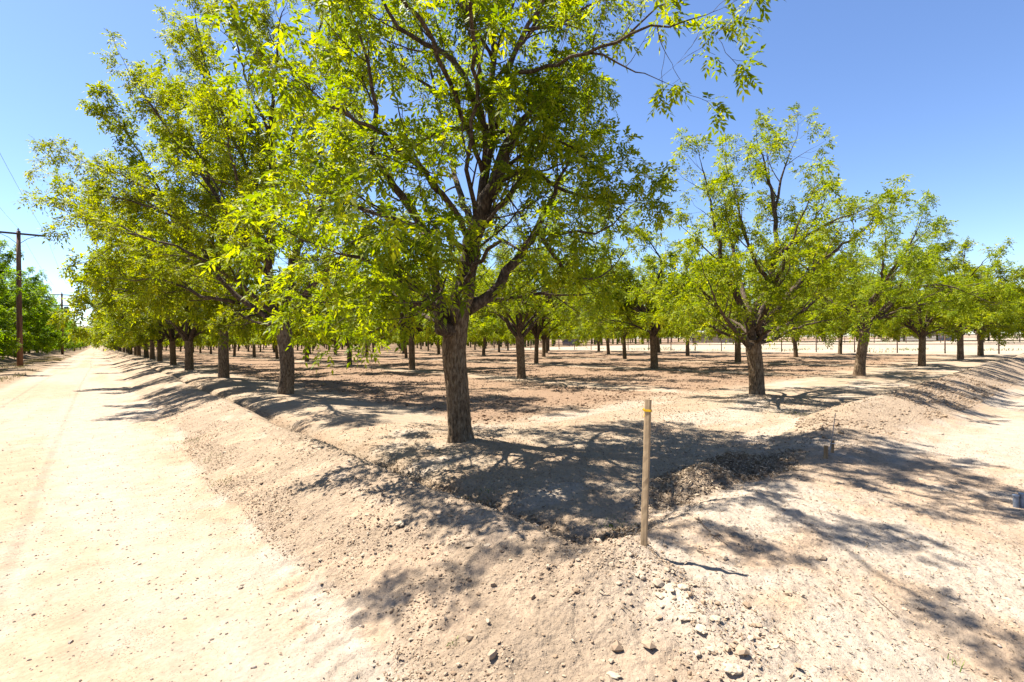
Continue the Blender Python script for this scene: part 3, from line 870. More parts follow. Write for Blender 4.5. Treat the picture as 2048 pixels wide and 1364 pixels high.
ORD = ["first", "second", "third", "fourth", "fifth", "sixth", "seventh", "eighth", "ninth", "tenth"]
rr = random.Random(5)
G = "pecan trees of the orchard"
ROWN = ["the row along the road", "the second row from the road", "the third row from the road", "the fourth row from the road", "the fifth row from the road", "the row by the pipe fence"]
EDGE = {2: "short pecan tree with a strongly leaning trunk, third in the right-hand edge row",
        3: "pecan tree with pale stout trunk, fourth in the right-hand edge row",
        4: "slim pecan tree, fifth in the right-hand edge row, just before the last one",
        5: "last pecan tree of the right-hand edge row, close to the pipe fence"}
for n in range(6):
    for m in range(30):
        if (n, m) in ((0, 0), (0, 1), (1, 0)): continue
        x, y, z = tree_at(n, m)
        x += rr.uniform(-.15, .15); y += rr.uniform(-.15, .15)
        rz = rr.uniform(0, 6.28); s = rr.uniform(.92, 1.08)
        if m == 0 and n >= 2: lab = EDGE[n]
        elif m < 8: lab = "pecan tree in %s, %s tree back" % (ROWN[n], ORD[m])
        else: lab = "small distant pecan tree far down %s" % ROWN[n]
        far = math.hypot(x, y) > 75
        if (n, m) == (2, 0): v = lean_tree; rz = -.6; s = 1.0
        elif (n, m) == (1, 1): v = mid11; rz = 1.0; s = 1.0
        elif n == 0: v = (tlow if far else tall)[m % (2 if far else 3)]
        else: v = (slow if far else shrt)[(m * 2 + n * 3 + rr.randint(0, 1)) % (3 if far else 4)]
        place(v, (x, y, z - .02), rz, (s * .95, s * .86) if (m == 0 and n > 2) else ((s * rr.uniform(.9, 1.06), s * rr.uniform(.9, 1.12)) if (n, m) not in ((1, 1), (2, 0)) else s), lab, G)
for n in (6, 7):
    for m in range(8, 26):
        x, y, z = tree_at(n, m)
        place(slow[(m + n) % 3], (x, y, z - .02), rr.uniform(0, 6.28), rr.uniform(.95, 1.1), "small distant pecan tree past the far end of the pipe fence, deep in the orchard", G)
# the dense orchard on the other side of the road
G2 = "trees of the orchard across the road"
for r in range(2):
    for m in range(26):
        x = -8.9 - 8.6 * r + rr.uniform(-.3, .3); y = 38 + 8.2 * m + rr.uniform(-.3, .3)
        if r == 1 and m < 0: continue
        far = y > 110
        lab = ("dense green tree beyond the power poles, %s from the left in its front row" % ORD[m]) if (r == 0 and m < 5) else \
              ("dense green tree far along the front row beyond the power poles" if r == 0 else "dense green tree in the back row across the road, mostly hidden")
        place((dlow if far else dense)[m % (1 if far else 2)], (x, y, Hs(x, y)), rr.uniform(0, 6.28), rr.uniform(.92, 1.06), lab, G2)
# a loose line of trees on the far side of the bare lot
G3 = "trees beyond the bare lot"
for k in range(24):
    x = 150 + rr.uniform(-8, 8); y = -6 + 13 * k + rr.uniform(-3, 3)
    place(slow[k % 3], (x, y, Hs(x, y)), rr.uniform(0, 6.28), rr.uniform(1.1, 1.6), "distant tree standing beyond the second fence across the bare lot", G3)

# what is too far to tell apart: one mass
def merge_far(name, spots, src, label, mat_i=None):
    V = []; F = []; T = []; off = 0
    cr = [c for c in src["parts"] if c.name.startswith("crown")][0].data
    v = np.empty(len(cr.vertices) * 3, np.float32); cr.vertices.foreach_get("co", v); v = v.reshape(-1, 3)
    t = np.empty(len(cr.polygons), np.float32); cr.attributes["tint"].data.foreach_get("value", t)
    keep = np.arange(0, len(v) // 4, 5)
    q = v.reshape(-1, 4, 3)[keep]; t = t[keep]
    c = q.mean(1, keepdims=True); q = c + (q - c) * 2.0
    for (x, y, s) in spots:
        a = rr.uniform(0, 6.28); R = np.array([[math.cos(a), -math.sin(a), 0], [math.sin(a), math.cos(a), 0], [0, 0, 1]])
        V.append((q.reshape(-1, 3) * s) @ R.T + [x, y, Hs(x, y)])
        T.append(t)
        z0 = Hs(x, y); w = .22
        c = np.array([(-w, -w), (w, -w), (w, w), (-w, w)]) + [x, y]
        for k in range(4):
            p, q_ = c[k], c[(k + 1) % 4]
            V.append(np.array([(*p, z0 - .2), (*q_, z0 - .2), (*q_, z0 + 3), (*p, z0 + 3)]))
        T.append(np.zeros(4, np.float32))
    V = np.concatenate(V); T = np.concatenate(T)
    o = mesh_np(name, V, np.arange(len(V)).reshape(-1, 4), cr.materials[0], attrs={"tint": ('FACE', 'FLOAT', T)})
    return tag(o, label, "trees", kind='stuff')
merge_far("far_orchard", [(ROW0X + SP * n, ROW0Y + SP * m, 1.0) for n in range(6) for m in range(30, 58)] + [(ROW0X + SP * n, ROW0Y + SP * m, 1.0) for n in range(8, 15) for m in range(9, 40)], slow[0],
          "mass of orchard trees merging towards the far end of the rows")
merge_far("far_orchard", [(-10.6 - 8.6 * r, 38 + 8.2 * m, 1.1) for r in range(2) for m in range(26, 60)], dlow[0],
          "mass of dense trees far down the left side of the road")
merge_far("far_wood", [(172 + 10 * (k % 3) + rr.uniform(-4, 4), -30 + 3.2 * k, rr.uniform(1.3, 1.9)) for k in range(130)] +
          [(-60 + 6.5 * k, 560 + 20 * (k % 2), 1.5) for k in range(40)], slow[1],
          "dark band of trees closing the view behind the orchard and the bare lot")

# ------------------------------------------------------------------ power line
M_pole = mat_plain("pole_wood", (.165, .085, .052), var=.28, scale=14, stretch=(1, 1, .06), bump=.004)
M_arm = mat_plain("arm_wood", (.10, .065, .05), var=.2, scale=14)
M_metal = mat_plain("dark_metal", (.12, .12, .125), rough=.5, metal=.6, var=.15)
M_ins = mat_plain("insulator", (.30, .27, .25), rough=.3, var=.1)
M_wire = mat_plain("wire", (.07, .075, .085), rough=.6, var=.05)
PX = -4.4
POLES = [(-4.4, -6.6), (-4.4, 51.4), (-4.4, 109.4), (-4.5, 167.4), (-4.5, 225.4), (-4.5, 283), (-4.5, 341)]
PL = [None, "nearest wooden power pole at the left edge of the picture, beside the road verge",
      "second power pole down the road, carrying a transformer can under its crossarm",
      "third power pole down the road, small against the left trees",
      "fourth power pole, thin and far down the road", "fifth power pole, thin and far down the road", "sixth power pole at the far end of the road"]
for i, (x, y) in enumerate(POLES):
    if i == 0: continue
    z = Hs(x, y)
    root = tag(empty("power_pole", (x, y, z)), PL[i], "power pole", "power poles along the road")
    mb = MB(); mb.tube([(0, 0, -.4), (0, 0, 3), (.0, 0, 7), (.01, 0, 9.95)], [.175, .165, .14, .115], 16); mb.build("pole", M_pole, root, smooth=True)
    mb = MB(); mb.box((0, -.16, 9.72), (3.1, .10, .13)); mb.build("crossarm", M_arm, root)
    for sx in (-1, 1):
        mb = MB(); mb.tube([(sx * 1.0, -.17, 9.66), (sx * .5, -.17, 9.4), (sx * .03, -.16, 8.95)], .02, 6); mb.build("brace", M_metal, root)
    for (ix, iz) in ((-1.5, 9.79), (1.45, 9.79), (0.0, 9.95)):
        mb = MB(); mb.tube([(ix, -.12 if ix else 0, iz), (ix, -.12 if ix else 0, iz + .05), (ix, -.12 if ix else 0, iz + .06), (ix, -.12 if ix else 0, iz + .11), (ix, -.12 if ix else 0, iz + .12), (ix, -.12 if ix else 0, iz + .19)], [.025, .03, .075, .075, .045, .04], 10)
        mb.build("insulator", M_ins, root, smooth=False)
    mb = MB()
    for bz_ in (1.42, 1.55): mb.tube([(0, 0, bz_), (0, 0, bz_ + .03)], .178, 16)
    mb.build("metal_band", M_metal, root)
    if i == 2:
        mb = MB(); mb.box((0, -.16, 8.0), (2.0, .1, .12)); mb.build("crossarm", M_arm, root)
        mb = MB(); mb.tube([(.55, -.1, 6.9), (.55, -.1, 6.93), (.55, -.1, 7.75), (.55, -.1, 7.85)], [.2, .3, .3, .18], 14); mb.build("transformer_can", M_metal, root)
names = ["left crossarm end", "top of each pole", "right crossarm end"]
for k, (ox, oz) in enumerate(((-1.5, 9.97), (0, 10.14), (1.45, 9.97))):
    P = []
    for (a, b) in zip(POLES[:-1], POLES[1:]):
        za, zb = 0.1 + oz, 0.1 + oz
        for t in np.linspace(0, 1, 15)[:-1]:
            P.append((a[0] * (1 - t) + b[0] * t + ox, a[1] * (1 - t) + b[1] * t, za * (1 - t) + zb * t - 4 * .75 * t * (1 - t)))
    P.append((POLES[-1][0] + ox, POLES[-1][1], oz + .1))
    mb = MB(); mb.tube(P, .006, 5)
    tag(mb.build("power_wire", M_wire), "thin overhead power wire strung along the %s" % names[k], "wire", "power wires over the road verge")

# ------------------------------------------------------------------ fences and far buildings
M_pipe = mat_plain("rusty_pipe", (.075, .042, .032), rough=.75, var=.3, scale=5)
M_wiref = mat_plain("fence_wire", (.3, .29, .28), rough=.6, metal=.4, var=.1)
def pipe_fence(x, ys, h, r, label, fx_rails, wires=True):
    root = tag(empty("pipe_fence", (x, ys[0], 0)), label, "fence")
    for y in ys:
        mb = MB(); z = Hs(x, y); mb.tube([(0, y - ys[0], z - .2), (0, y - ys[0], z + h)], r, 7); mb.build("post", M_pipe, root, smooth=True)
    for hr in fx_rails:
        mb = MB(); P = [(0.0, y - ys[0], Hs(x, y) + h * hr) for y in ys]; mb.tube(P, r * .8, 6); mb.build("rail", M_pipe, root, smooth=True)
    if wires:
        mb = MB()
        for hw in np.arange(.06, .98, .115):
            mb.tube([(r + .01, y - ys[0], Hs(x, y) + h * hw) for y in ys], .004, 3)
        for y in np.arange(ys[0], min(ys[-1], 60), .45):
            mb.tube([(r + .015, y - ys[0], Hs(x, y) + .02), (r + .015, y - ys[0], Hs(x, y) + h * .97)], .003, 3)
        mb.build("wire_mesh", M_wiref, root)
    return root
pipe_fence(FENCE_X, [23.25 + 3.42 * k for k in range(-8, 17)], 1.66, .052, "long rusty pipe and wire fence along the far side of the orchard", (.985, .5))
pipe_fence(140, [-30 + 6.0 * k for k in range(0, 60)], 1.7, .08, "second fence, farther off across the pale bare lot", (.98, .6, .3), wires=False)

M_wall = mat_plain("stucco", (.38, .33, .26), var=.06, scale=3)
M_roof = mat_plain("roof_sheet", (.36, .36, .36), rough=.5, var=.08, scale=2)
M_dark = mat_plain("dark_window", (.03, .035, .04), rough=.2, var=.1)
def house(x, y, w, d, h, rz, label, wall=M_wall):
    root = tag(empty("house", (x, y, Hs(x, y))), label, "house"); root.rotation_euler = (0, 0, rz)
    mb = MB(); mb.box((0, 0, h / 2 - .2), (w, d, h + .4)); mb.build("wall", wall, root)
    mb = MB()
    V = [(-w / 2 - .5, -d / 2 - .5, h), (w / 2 + .5, -d / 2 - .5, h), (w / 2 + .5, d / 2 + .5, h), (-w / 2 - .5, d / 2 + .5, h), (-w / 2 + 1, 0, h + 1.5), (w / 2 - 1, 0, h + 1.5)]
    V2 = V + [(a, b, c + .18 if i < 4 else c + .12) for i, (a, b, c) in enumerate(V)]
    mb.add(V2, [(6, 7, 11, 10), (8, 9, 10, 11), (3, 2, 1, 0), (0, 1, 7, 6), (1, 2, 8, 7), (2, 3, 9, 8), (3, 0, 6, 9)], [(7, 8, 11), (9, 6, 10)])
    mb.build("roof", M_roof, root)
    for k in range(3):
        mb = MB(); mb.box((-w / 2 + w * (k + .6) / 3.3, -d / 2 - .03, 1.5), (1.3, .08, 1.1)); mb.build("window", M_dark, root)
        mb = MB(); mb.box((-w / 2 - .03, -d / 2 + d * (k + .6) / 3.3, 1.5), (.08, 1.2, 1.1)); mb.build("window", M_dark, root)
    mb = MB(); mb.box((-w / 2 - .03, d * .42, 1.05), (.08, 1.0, 2.1)); mb.build("door", M_pipe, root)
hp = px(1432, 660, 168)
house(float(hp[0]), float(hp[1]), 14, 12, 3.2, .2, "pale stucco house half hidden by the trees beyond the bare lot")
hp = px(1850, 660, 175)
house(float(hp[0]), float(hp[1]), 18, 12, 3.0, -.1, "low pale house behind the far fence at the right", mat_plain("stucco_grey", (.28,.265,.24), var=.06, scale=3))
# open shed (shade roof on posts) past the fence
sp_ = px(1142, 684, 118); sx, sy = float(sp_[0]), float(sp_[1])
root = tag(empty("shade_shed", (sx, sy, Hs(sx, sy))), "small open shade shed with pale roof, past the pipe fence", "shed")
mb = MB(); mb.box((0, 0, 2.45), (5, 4, .12)); mb.build("roof", M_roof, root)
for a in (-2.3, 2.3):
    for b in (-1.8, 1.8):
        mb = MB(); mb.tube([(a, b, -.1), (a, b, 2.39)], .06, 6); mb.build("post", M_pipe, root)
mb = MB(); mb.box((0, 0, .65), (3.6, 1.9, .9)); mb.box((0, 0, 1.35), (2.9, 1.7, .5)); mb.build("hay_stack", mat_plain("stored_bales", (.12, .12, .14), var=.2), root)

# ------------------------------------------------------------------ near things
M_stake = mat_plain("stake_wood", (.33, .235, .135), var=.28, scale=30, stretch=(1, 1, .035), bump=.004)
M_yel = mat_plain("yellow_tape", (.55, .33, .012), rough=.5, var=.06)
M_lath = mat_plain("old_wood", (.26, .165, .085), var=.3, scale=26, stretch=(1, 1, .08), bump=.004)
M_rod = mat_plain("thin_rod", (.25, .22, .2), rough=.6, var=.2)
M_string = mat_plain("white_string", (.75, .72, .68), var=.05)
M_galv = mat_plain("galvanised", (.22, .25, .30), rough=.45, metal=.5, var=.2, scale=30)

stx, sty = 2.585, 1.865
sz = Hs(stx, sty)
st = tag(empty("wooden_stake", (stx, sty, sz)), "tall square wooden stake with a yellow ribbon near its top, in the berm corner", "stake")
# leans a little: find the top from the picture at the same distance
def stake_mesh(h, w, taper=0.0):
    mb = MB()
    rng = np.random.default_rng(3)
    zs = np.linspace(-.25, h, 30)
    sec = np.array([(-1, -.86), (-.86, -1), (-.1, -.985), (.2, -.94), (.86, -1), (1, -.86), (1, .86), (.86, 1), (-.86, 1), (-1, .86)]) * w / 2
    n = len(sec); V = []
    for k, z in enumerate(zs):
        for s_ in sec:
            V.append((s_[0] + rng.normal(0, .0006), s_[1] + rng.normal(0, .0006), z + (rng.uniform(-.004, .004) if k == len(zs) - 1 else 0)))
    V = np.array(V)
    i = np.arange(len(zs) - 1)[:, None] * n; k = np.arange(n)[None]; k2 = (k + 1) % n
    Q = np.stack([i + k, i + k2, i + n + k2, i + n + k], -1).reshape(-1, 4)
    top = len(V); V = np.vstack([V, [0, 0, h - .002]])
    T = [((len(zs) - 1) * n + j, (len(zs) - 1) * n + (j + 1) % n, top) for j in range(n)]
    mb.add(V, Q, T)
    return mb
SH = .905
stake_mesh(SH, .036).build("post", M_stake, st)
mb = MB()
for dz, w in ((0, .043), (.006, .041)):
    mb.box((0, 0, SH - .072 + dz), (w, w, .008))
mb.tube([(.02, -.03, SH - .07), (.026, -.036, SH - .085), (.03, -.034, SH - .115)], .004, 5)
mb.tube([(.028, -.028, SH - .07), (.036, -.03, SH - .062)], .008, 6)
mb.build("ribbon", M_yel, st)
ptop = px(1296, 812, 3.14)
v = Vector(ptop) - Vector((stx, sty, sz))
st.rotation_euler = v.to_track_quat('Z', 'Y').to_euler()
st.rotation_euler.rotate_axis('Z', .25)

def ground_px(x, y):
    """march a picture ray to the terrain"""
    o = Vector(CM.translation); d = (Vector(px(x, y, 1.0)) - o)
    t = np.linspace(1.5, 60, 6000)
    X = o.x + d.x * t; Y = o.y + d.y * t; Z = o.z + d.z * t
    below = Z < H(X, Y)
    i = int(np.argmax(below)) if below.any() else -1
    return float(X[i]), float(Y[i]), float(H(X[i:i + 1], Y[i:i + 1])[0])

for (gx_, gy_, hh_, lab, ln) in ((1651, 917, .155, "short weathered wooden peg beside the litter pile, nearer of the pair", -.03), (1664, 905, .15, "short weathered wooden peg with white string, farther of the pair", .05)):
    x, y, z = ground_px(gx_, gy_)
    o = tag(empty("wooden_peg", (x, y, z)), lab, "stake", "short wooden pegs by the litter pile")
    stake_mesh(hh_, .042).build("peg", M_lath, o); o.rotation_euler = (.04, ln + .06, .4)
    if gx_ == 1664:
        mb = MB(); mb.tube([(-.026, -.028, .11), (0, -.03, .115), (.026, -.024, .12), (.028, .024, .12), (-.026, .026, .115), (-.026, -.028, .11)], .003, 5); mb.build("string", M_string, o)
x, y, z = ground_px(1656, 908)
mb = MB(); top = px(1671, 826, math.sqrt(0) + (Matrix(CM).inverted() @ Vector((x, y, z))).z * -1 + .1)
P = [np.array([x, y, z - .1]) * (1 - t) + top * t + np.array([.01, 0, .0]) * math.sin(t * 3) for t in np.linspace(0, 1, 8)]
mb.tube(P, np.linspace(.007, .004, 8), 6)
tag(mb.build("thin_rod", M_rod), "thin leaning rod stuck in the ground between the short wooden pegs", "rod")
for (gx_, hh_, lab) in ((2032, .115, "short grey metal pipe stub at the right edge, left one of two"), (2044, .13, "short grey metal pipe stub at the right edge, right one of two")):
    x, y, z = ground_px(gx_, 1015)
    mb = MB(); mb.tube([(0, 0, -.08), (0, 0, hh_ - .012), (0, 0, hh_ - .012), (0, 0, hh_)], [.021, .021, .025, .025], 14)
    o = mb.build("pipe_stub", M_galv, smooth=False); o.location = (x, y, z)
    tag(o, lab, "pipe", "metal pipe stubs at the right edge")

# clods and stones ---------------------------------------------------
phi = (1 + 5 ** .5) / 2
ICO = np.array([(-1, phi, 0), (1, phi, 0), (-1, -phi, 0), (1, -phi, 0), (0, -1, phi), (0, 1, phi), (0, -1, -phi), (0, 1, -phi), (phi, 0, -1), (phi, 0, 1), (-phi, 0, -1), (-phi, 0, 1)]) / math.sqrt(1 + phi * phi)
ICF = np.array([(0, 11, 5), (0, 5, 1), (0, 1, 7), (0, 7, 10), (0, 10, 11), (1, 5, 9), (5, 11, 4), (11, 10, 2), (10, 7, 6), (7, 1, 8), (3, 9, 4), (3, 4, 2), (3, 2, 6), (3, 6, 8), (3, 8, 9), (4, 9, 5), (2, 4, 11), (6, 2, 10), (8, 6, 7), (9, 8, 1)])
def crumbs(name, x, y, size, mat, seed, label, cat, flat=.65, sink=.1, tlo=0, thi=1):
    rng = np.random.default_rng(seed)
    n = len(x)
    z = H(x, y)
    V = ICO[None] * (1 + rng.normal(0, .22, (n, 12, 1))) * rng.uniform(.65, 1.3, (n, 1, 3))
    a = rng.uniform(0, 6.28, n); ca, sa = np.cos(a), np.sin(a)
    V = np.stack([V[..., 0] * ca[:, None] - V[..., 1] * sa[:, None], V[..., 0] * sa[:, None] + V[..., 1] * ca[:, None], V[..., 2] * flat], -1)
    V = V * (size / 2)[:, None, None]
    V[..., 0] += x[:, None]; V[..., 1] += y[:, None]; V[..., 2] += (z + size * (.5 * flat - sink))[:, None]
    F = (ICF[None] + (np.arange(n) * 12)[:, None, None]).reshape(-1, 3)
    T = np.repeat(rng.uniform(tlo, thi, n), 20)
    o = mesh_np(name, V.reshape(-1, 3), F, mat, attrs={"tint": ('FACE', 'FLOAT', T)})
    return tag(o, label, cat, kind='stuff')
M_crumb = mat_tint("clod_soil", [(.18, .125, .08), (.25, .18, .12), (.33, .265, .19)])
M_crumbd = mat_tint("tilled_clod", [(.115, .07, .043), (.175, .112, .07), (.23, .155, .10)])
M_peb = mat_tint("pebble", [(.09, .07, .055), (.18, .145, .115), (.32, .27, .22)])
rng = np.random.default_rng(77)
def near_pts(n, x0, x1, y0, y1, keep):
    X = rng.uniform(x0, x1, n); Y = rng.uniform(y0, y1, n)
    k = rng.uniform(0, 1, n) < keep(X, Y)
    return X[k], Y[k]
def kb(X, Y):
    a = berm_left(X, Y); r = np.hypot(X, Y)
    cl = sm(.42, .62, fbm(X * 2, Y * 2, 300, 3))
    toe = np.exp(-((X - 1.2) / .2) ** 2) * .5
    return np.clip(((a > .03) * (.12 + .5 * cl) + toe * cl) * np.clip(4 / r, .1, 1), 0, 1)
X, Y = near_pts(170000, .7, 2.9, 1.0, 18, kb)
crumbs("bank_clods", X, Y, np.clip(rng.lognormal(-4.95, .55, len(X)), .003, .05), M_crumb, 1, "loose crumbs and small clods of dry soil on the road-side bank", "soil clods")
def kc(X, Y):
    t = np.clip((1.86 - Y) / 1.3, 0, 1); rx = 2.52 - .5 * t
    return np.clip(np.exp(-((X - rx) / .22) ** 2) + .10, 0, 1)
X, Y = near_pts(3600, 1.2, 3.6, .5, 2.15, kc)
crumbs("corner_clods", X, Y, np.clip(rng.lognormal(-4.6, .65, len(X)), .004, .06), M_crumb, 2, "pale broken clods along the ridge between stake and road corner", "soil clods", tlo=.35)
def kr(X, Y):
    cl = sm(.45, .6, fbm(X * 1.2, Y * 1.2, 310, 3))
    return np.clip((berm_right(X, Y) > .1) * (X > 7.5) * (.05 + cl * .6), 0, 1)
X, Y = near_pts(40000, 6.3, 22, 1.2, 4.2, kr)
crumbs("berm_clods", X, Y, np.clip(rng.lognormal(-3.9, .5, len(X)), .008, .09), M_crumb, 3, "clods scattered on the right-hand earth berm", "soil clods", tlo=0, thi=.7)
def kt(X, Y):
    r = np.hypot(X, Y)
    return till_mask(X, Y) * np.clip(11 / r, 0, 1) ** 1.5 * (.25 + .75 * sm(.4, .6, fbm(X * .9, Y * .9, 320, 3)))
X, Y = near_pts(200000, 5.4, 40, 7.5, 42, kt)
crumbs("tilled_clods", X, Y, np.clip(rng.lognormal(-3.65, .45, len(X)), .012, .09), M_crumbd, 4, "brown clods turned up across the tilled orchard floor", "soil clods")
X, Y = near_pts(26000, -2.6, 1.1, 1.5, 22, lambda X, Y: np.clip(5 / np.hypot(X, Y), .08, 1) * .8)
crumbs("road_gravel", X, Y, np.clip(rng.lognormal(-4.9, .45, len(X)), .004, .03), M_peb, 5, "small dark pebbles strewn over the pale dirt road", "gravel", flat=.5)
X, Y = near_pts(60000, 2.2, 12, -.5, 2.6, lambda X, Y: np.clip(4 / np.hypot(X, Y), .1, 1) * .6)
crumbs("side_gravel", X, Y, np.clip(rng.lognormal(-5.4, .5, len(X)), .003, .022), M_peb, 6, "tiny pebbles on the pale ground right of the stake", "gravel", flat=.5)
X, Y = near_pts(32000, 2.8, 14, 2.6, 8.6, lambda X, Y: .25 + .6 * sm(.45, .6, fbm(X * 1.5, Y * 1.5, 361, 3)))
crumbs("headland_crumbs", X, Y, np.clip(rng.lognormal(-4.6, .5, len(X)), .005, .035), M_crumb, 8, "soil crumbs on the shaded ground around the corner tree", "soil clods", thi=.6)

# litter flakes -----------------------------------------------------
def flakes(name, X, Y, L, mat, seed, label, cat, lift=.03):
    rng = np.random.default_rng(seed); n = len(X)
    Z = H(X, Y) + .004 + rng.uniform(0, lift, n) * litter_mask(X, Y)
    d = np.c_[rng.normal(0, 1, (n, 2)), rng.normal(0, .3, n)]; d /= np.linalg.norm(d, axis=1)[:, None]
    up = np.c_[rng.normal(0, .35, (n, 2)), np.ones(n)]
    s = np.cross(d, up); s /= np.linalg.norm(s, axis=1)[:, None]
    w = L * rng.uniform(.12, .38, n)
    P = np.c_[X, Y, Z]
    k = rng.uniform(.0, .3, n)[:, None] * L[:, None] * np.array([0, 0, 1])
    a = P - d * L[:, None] / 2; b = P + s * w[:, None] / 2 + k; c = P + d * L[:, None] / 2; e = P - s * w[:, None] / 2 + k
    V = np.stack([a, b, c, e], 1).reshape(-1, 3)
    o = mesh_np(name, V, np.arange(n * 4).reshape(-1, 4), mat, attrs={"tint": ('FACE', 'FLOAT', rng.uniform(0, 1, n))})
    return tag(o, label, cat, kind='stuff')
M_lit = mat_tint("dry_litter", [(.08, .052, .032), (.19, .135, .085), (.29, .215, .14), (.36, .285, .20)])
X, Y = near_pts(90000, 2.4, 7.6, 2.1, 6.5, lambda X, Y: litter_mask(X, Y) ** 1.3)
flakes("leaf_litter", X, Y, rng.uniform(.02, .065, len(X)), M_lit, 9, "heap of dry brown leaf and husk litter with a trail along the ditch", "leaf litter")
X, Y = near_pts(16000, 2.5, 3.3, 6.4, 30, lambda X, Y: litter_mask(X, Y))
flakes("leaf_litter", X, Y, rng.uniform(.02, .06, len(X)), M_lit, 10, "thin trail of dry litter along the ditch behind the bank", "leaf litter")
X, Y = near_pts(60000, 2.0, 10, -.3, 7.5, lambda X, Y: np.clip(.6 * np.clip(5 / np.hypot(X, Y), .2, 1), 0, 1))
flakes("scattered_debris", X, Y, rng.uniform(.008, .035, len(X)), M_lit, 12, "scattered dead leaf bits and chips on the bare ground", "debris", lift=0)
X, Y = near_pts(22000, .7, 1.7, 2, 12, lambda X, Y: np.exp(-((X - 1.15) / .22) ** 2) * sm(.45, .6, fbm(X * 3, Y * 1.2, 330, 3)))
flakes("scattered_debris", X, Y, rng.uniform(.008, .03, len(X)), M_lit, 13, "dark husk bits gathered at the foot of the road-side bank", "debris", lift=0)

# countable rocks --------------------------------------------------
M_rock = mat_plain("pale_clod", (.31, .25, .18), var=.12, scale=30, bump=.01)
M_rockw = mat_plain("white_clod", (.335, .27, .19), var=.1, scale=30, bump=.01)
def rock(name, gx_, gy_, size, seed, mat, label, cat, group=None, flat=.55, el=1.2):
    import bmesh
    x, y, z = ground_px(gx_, gy_)
    bm = bmesh.new(); bmesh.ops.create_icosphere(bm, subdivisions=3, radius=.5)
    V = np.array([v.co[:] for v in bm.verts])
    nrm = V / .5
    d = fbm(nrm[:, 0] * 1.7 + seed, nrm[:, 1] * 1.7 + nrm[:, 2] * 1.3, seed, 4) - .5
    d2 = np.abs(vn(nrm[:, 0] * 3 + nrm[:, 2] * 2, nrm[:, 1] * 3 + seed, seed + 9) - .5)
    V = V * (1 + 1.1 * d + .5 * d2)[:, None]
    V[:, 0] *= el; V[:, 2] *= flat
    for v, c in zip(bm.verts, V): v.co = c * size
    me = bpy.data.meshes.new(name); bm.to_mesh(me); bm.free(); me.materials.append(mat)
    me.polygons.foreach_set("use_smooth", [seed % 3 == 0] * len(me.polygons))
    o = bpy.data.objects.new(name, me); col.objects.link(o)
    o.location = (x, y, z + size * flat * .12); o.rotation_euler = (0, 0, seed * 1.3)
    return tag(o, label, cat, group)
rock("stone", 862, 897, .14, 3, M_rock, "flat pale stone lying just left of the corner tree's trunk", "stone", flat=.4, el=1.5)
CL = [(1282, 1150, .055, "pale lumpy clod straight below the wooden stake, biggest one there"),
      (1238, 1168, .035, "small round clod below left of the wooden stake"),
      (1313, 1148, .035, "small clod right of the biggest clod under the stake"),
      (1344, 1147, .032, "tan clod at the top of the clod ridge, right of the stake's foot"),
      (1320, 1194, .055, "flat white clod alone on the smooth slope left of the clod ridge"),
      (1325, 1213, .04, "small white clod just below the flat white one"),
      (1366, 1175, .07, "crumbly white clod patch at the upper clod ridge"),
      (1372, 1237, .06, "tan-white clod low on the clod ridge's left side"),
      (1386, 1224, .032, "small clod touching the low tan-white clod"),
      (1430, 1240, .075, "broad white clod in the middle of the clod ridge"),
      (1402, 1262, .07, "white clod slab below the middle of the clod ridge"),
      (1395, 1308, .04, "white clod at the foot of the clod ridge's left side"),
      (1465, 1340, .09, "large white clod at the lower end of the clod ridge"),
      (1425, 1300, .05, "grey-tan clod with a cracked face low on the clod ridge"),
      (1228, 1353, .05, "half buried white clod at the bottom edge of the picture, left one"),
      (1515, 1178, .04, "pale pair-sized clod in the tree shadow right of the clod ridge"),
      (1354, 1082, .03, "dark pebble-like clod right of the stake's foot"),
      (1585, 1070, .03, "dark stone on the pale ground, right of the stake"),
      (1185, 1085, .06, "dark clod beside the litter at the ditch corner"),
      (1706, 1002, .035, "tan stone on the pale ground left of the pipe stubs"),
      (735, 1030, .04, "clod half way up the road-side bank"),
      (640, 1120, .035, "clod at the foot of the road-side bank, left of the others"),
      (705, 1118, .03, "clod at the foot of the road-side bank, right of its neighbour"),
      (975, 1092, .05, "clod near the crest of the bank in the tree's shadow"),
      (800, 1048, .10, "big flat white crust piece stuck on the bank"),
      (450, 905, .06, "clod high on the bank beside the road, in the distance"),
      (308, 792, .09, "clod at the toe of the bank, far along the road"),
      (1808, 866, .10, "flat tan clod low on the right-hand berm, middle one"),
      (1880, 868, .10, "brown clod low on the right-hand berm, right one"),
      (1740, 815, .05, "small pale clod near the top of the right-hand berm")]
for i, (a, b, s, lab) in enumerate(CL):
    rock("soil_clod", a, b, s * .72, 5 + i * 2, M_rockw if "white" in lab else M_rock, lab, "clod", "larger clods on the banks", flat=.42, el=1 + .3 * (i % 3))

